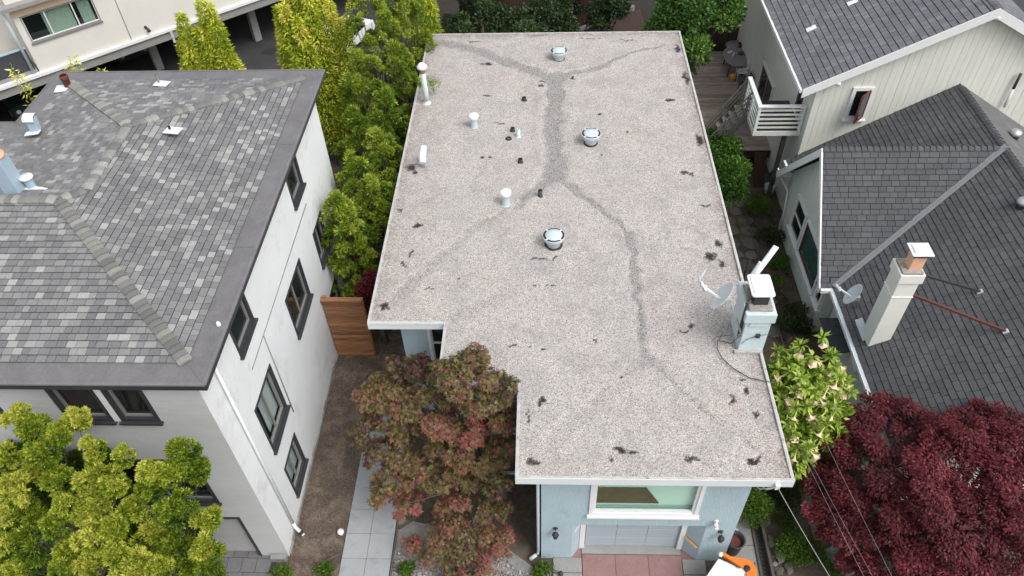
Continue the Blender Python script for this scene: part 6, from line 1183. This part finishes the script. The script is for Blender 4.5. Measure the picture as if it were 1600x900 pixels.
# tall brown board fence behind the deck
bf = thing('board_fence', 'tall dark brown board fence behind the deck', 'fence', (9.5, 36.9, 0)); x = 7.2
while x < 13: box('board', (x, 36.88 + random.uniform(-.006, .006), .3), (x + .17, 36.91, 5.0 + random.uniform(-.03, .03)), 'dark_wood', bf); x += .18
for z in (.8, 2.6, 4.4): box('rail', (7.2, 36.92, z), (13, 36.98, z + .1), 'dark_wood', bf)
bf = thing('board_fence', 'dark weathered board fence behind the shrubs at the back of the gravel roof', 'fence', (0, 39.4, 0)); x = -4.5
while x < 3.4: box('board', (x, 39.39 + random.uniform(-.01, .01), 0), (x + .19, 39.42, 2.5 + random.uniform(-.03, .03)), 'dark_wood', bf); x += .2
for z in (.5, 1.5): box('rail', (-4.5, 39.43, z), (3.4, 39.48, z + .09), 'dark_wood', bf)
a, b = atz(895, 49, .9), atz(990, 8, .9); tag(MB().bar((a[0], a[1], .45), (b[0], b[1], .45), .22, .9).build('garden_wall', 'stone'), 'low grey garden wall running aslant behind the back roof edge', 'wall')
a, b, c, d = atz(912, 49, 1.3), atz(1000, 15, 1.3), atz(1010, 49, 1.0), atz(960, 60, 1.0)
tag(MB().prism([tuple(a), tuple(d), tuple(c), tuple(b)], (0, 0, .06)).build('shed_roof', 'dark_wood'), 'dark reddish low shed roof behind the back edge of the gravel roof', 'shed roof')
# brown board and clutter behind the sided gable
q = [aty(1180, 238, 26.3), aty(1199, 240, 26.3), aty(1193, 292, 26.0), aty(1176, 292, 26.0)]
tag(MB().prism([tuple(p) for p in q], (0, .05, 0)).build('leaning_panel', 'dark_wood'), 'dark reddish brown board leaning upright under the balcony', 'board')
tag(MB().lathe(atz(1201, 300, 0), [(0, 0), (.2, 0), (.24, .35), (.2, .36), (0, .3)], 14).build('bucket', 'galv'), 'pale bucket beside the leaning brown board', 'bucket')
c = Vector((9.52, 25.3, 1.2)); mb = MB()
for k in range(4): mb.tube([c + Vector((-.03 * k, math.cos(t) * (.3 - .03 * k), math.sin(t) * (.34 - .03 * k))) for t in np.linspace(0, 6.28, 16)], .022, 5, False)
tag(mb.build('garden_hose', 'charcoal'), 'coiled dark hose hanging on the wall under the balcony', 'hose')
# drain, cars
c = atz(420, 81, 0); tag(MB().box((c[0] - .35, c[1] - .3, .0), (c[0] + .35, c[1] + .3, .02)).build('drain_grate', 'charcoal'), 'black square drain grate in the asphalt between the bamboo clumps', 'drain')
def car(loc, ang, m, lb):
    t = thing('parked_car', lb, 'car', loc, 'cars parked by the apartment block'); R_ = Matrix.Rotation(ang, 3, 'Z'); P = lambda x, y, z: Vector(loc) + R_ @ Vector((x, y, z))
    prof = [(-2.2, .35), (-2.25, .7), (-1.95, .86), (-1.25, .95), (-.75, 1.38), (.75, 1.42), (1.5, 1.0), (2.15, .92), (2.25, .6), (2.2, .35)]
    body = MB().prism([P(x, -.86, z) for x, z in prof], R_ @ Vector((0, 1.72, 0))).build('body', m, t, .07)
    for y in (-.87, .865):
        MB().prism([P(x, y, z) for x, z in ((-1.05, .98), (-.68, 1.32), (.0, 1.35), (.0, .98))], R_ @ Vector((0, .008, 0))).build('window', 'pane', t); MB().prism([P(x, y, z) for x, z in ((.06, .98), (.06, 1.35), (.68, 1.36), (1.3, 1.0))], R_ @ Vector((0, .008, 0))).build('window', 'pane', t)
    MB().prism([P(-1.22, -.7, .985), P(-.78, -.66, 1.37), P(-.78, .66, 1.37), P(-1.22, .7, .985)], R_ @ Vector((-.02, 0, .01))).build('windscreen', 'pane', t); MB().prism([P(1.45, -.7, 1.04), P(.78, -.66, 1.42), P(.78, .66, 1.42), P(1.45, .7, 1.04)], R_ @ Vector((.02, 0, .01))).build('rear_window', 'pane', t)
    for x in (-1.4, 1.4):
        for y in (-.80, .80):
            s = 1 if y > 0 else -1; wl = MB().lathe(P(x, y, .32), [(.2, -.09), (.32, -.08), (.33, .0), (.32, .09), (.2, .1)], 20, R_ @ Vector((0, s, 0))).build('wheel', 'black_rubber', t); MB().lathe(P(x, y, .32), [(0, .085), (.1, .1), (.19, .085), (.2, .1)], 14, R_ @ Vector((0, s, 0))).build('rim', 'steel', wl)
    for y in (-.62, .62): MB().lathe(P(-2.2, y, .68), [(0, .06), (.1, .05), (.11, 0)], 10, R_ @ Vector((-1, 0, 0))).build('headlight', 'white', t)
an = math.atan2(aN.y, aN.x) + PI
c = atz(200, 92, .3); car((c[0] - 1.0, c[1] + 1.6, 0), an, 'charcoal', 'dark car in the carport shade behind the grey column'); c = atz(30, 160, .6); car((c[0] - .6, c[1] + 1.0, 0), an + .05, 'car_green', 'dark green car under the carport at the left edge'); c = atz(540, 66, .8); car((c[0] - .4, c[1] + .6, 0), 1.2, 'car_white', 'white car mostly hidden behind the bamboo and yew pines')
# the soil clods of the side yard
M['clod'] = leaf_mat('soil_clod', [(0, (0.06, 0.045, 0.034, 1)), (0.7, (0.13, 0.10, 0.078, 1)), (1, (0.24, 0.21, 0.17, 1))], 0, .95)
pebbles('soil_clods', 3500, (-7.2, -5.85, 8.3, 16.6, lambda x, y: True), (.008, .024), 'clod', .004)
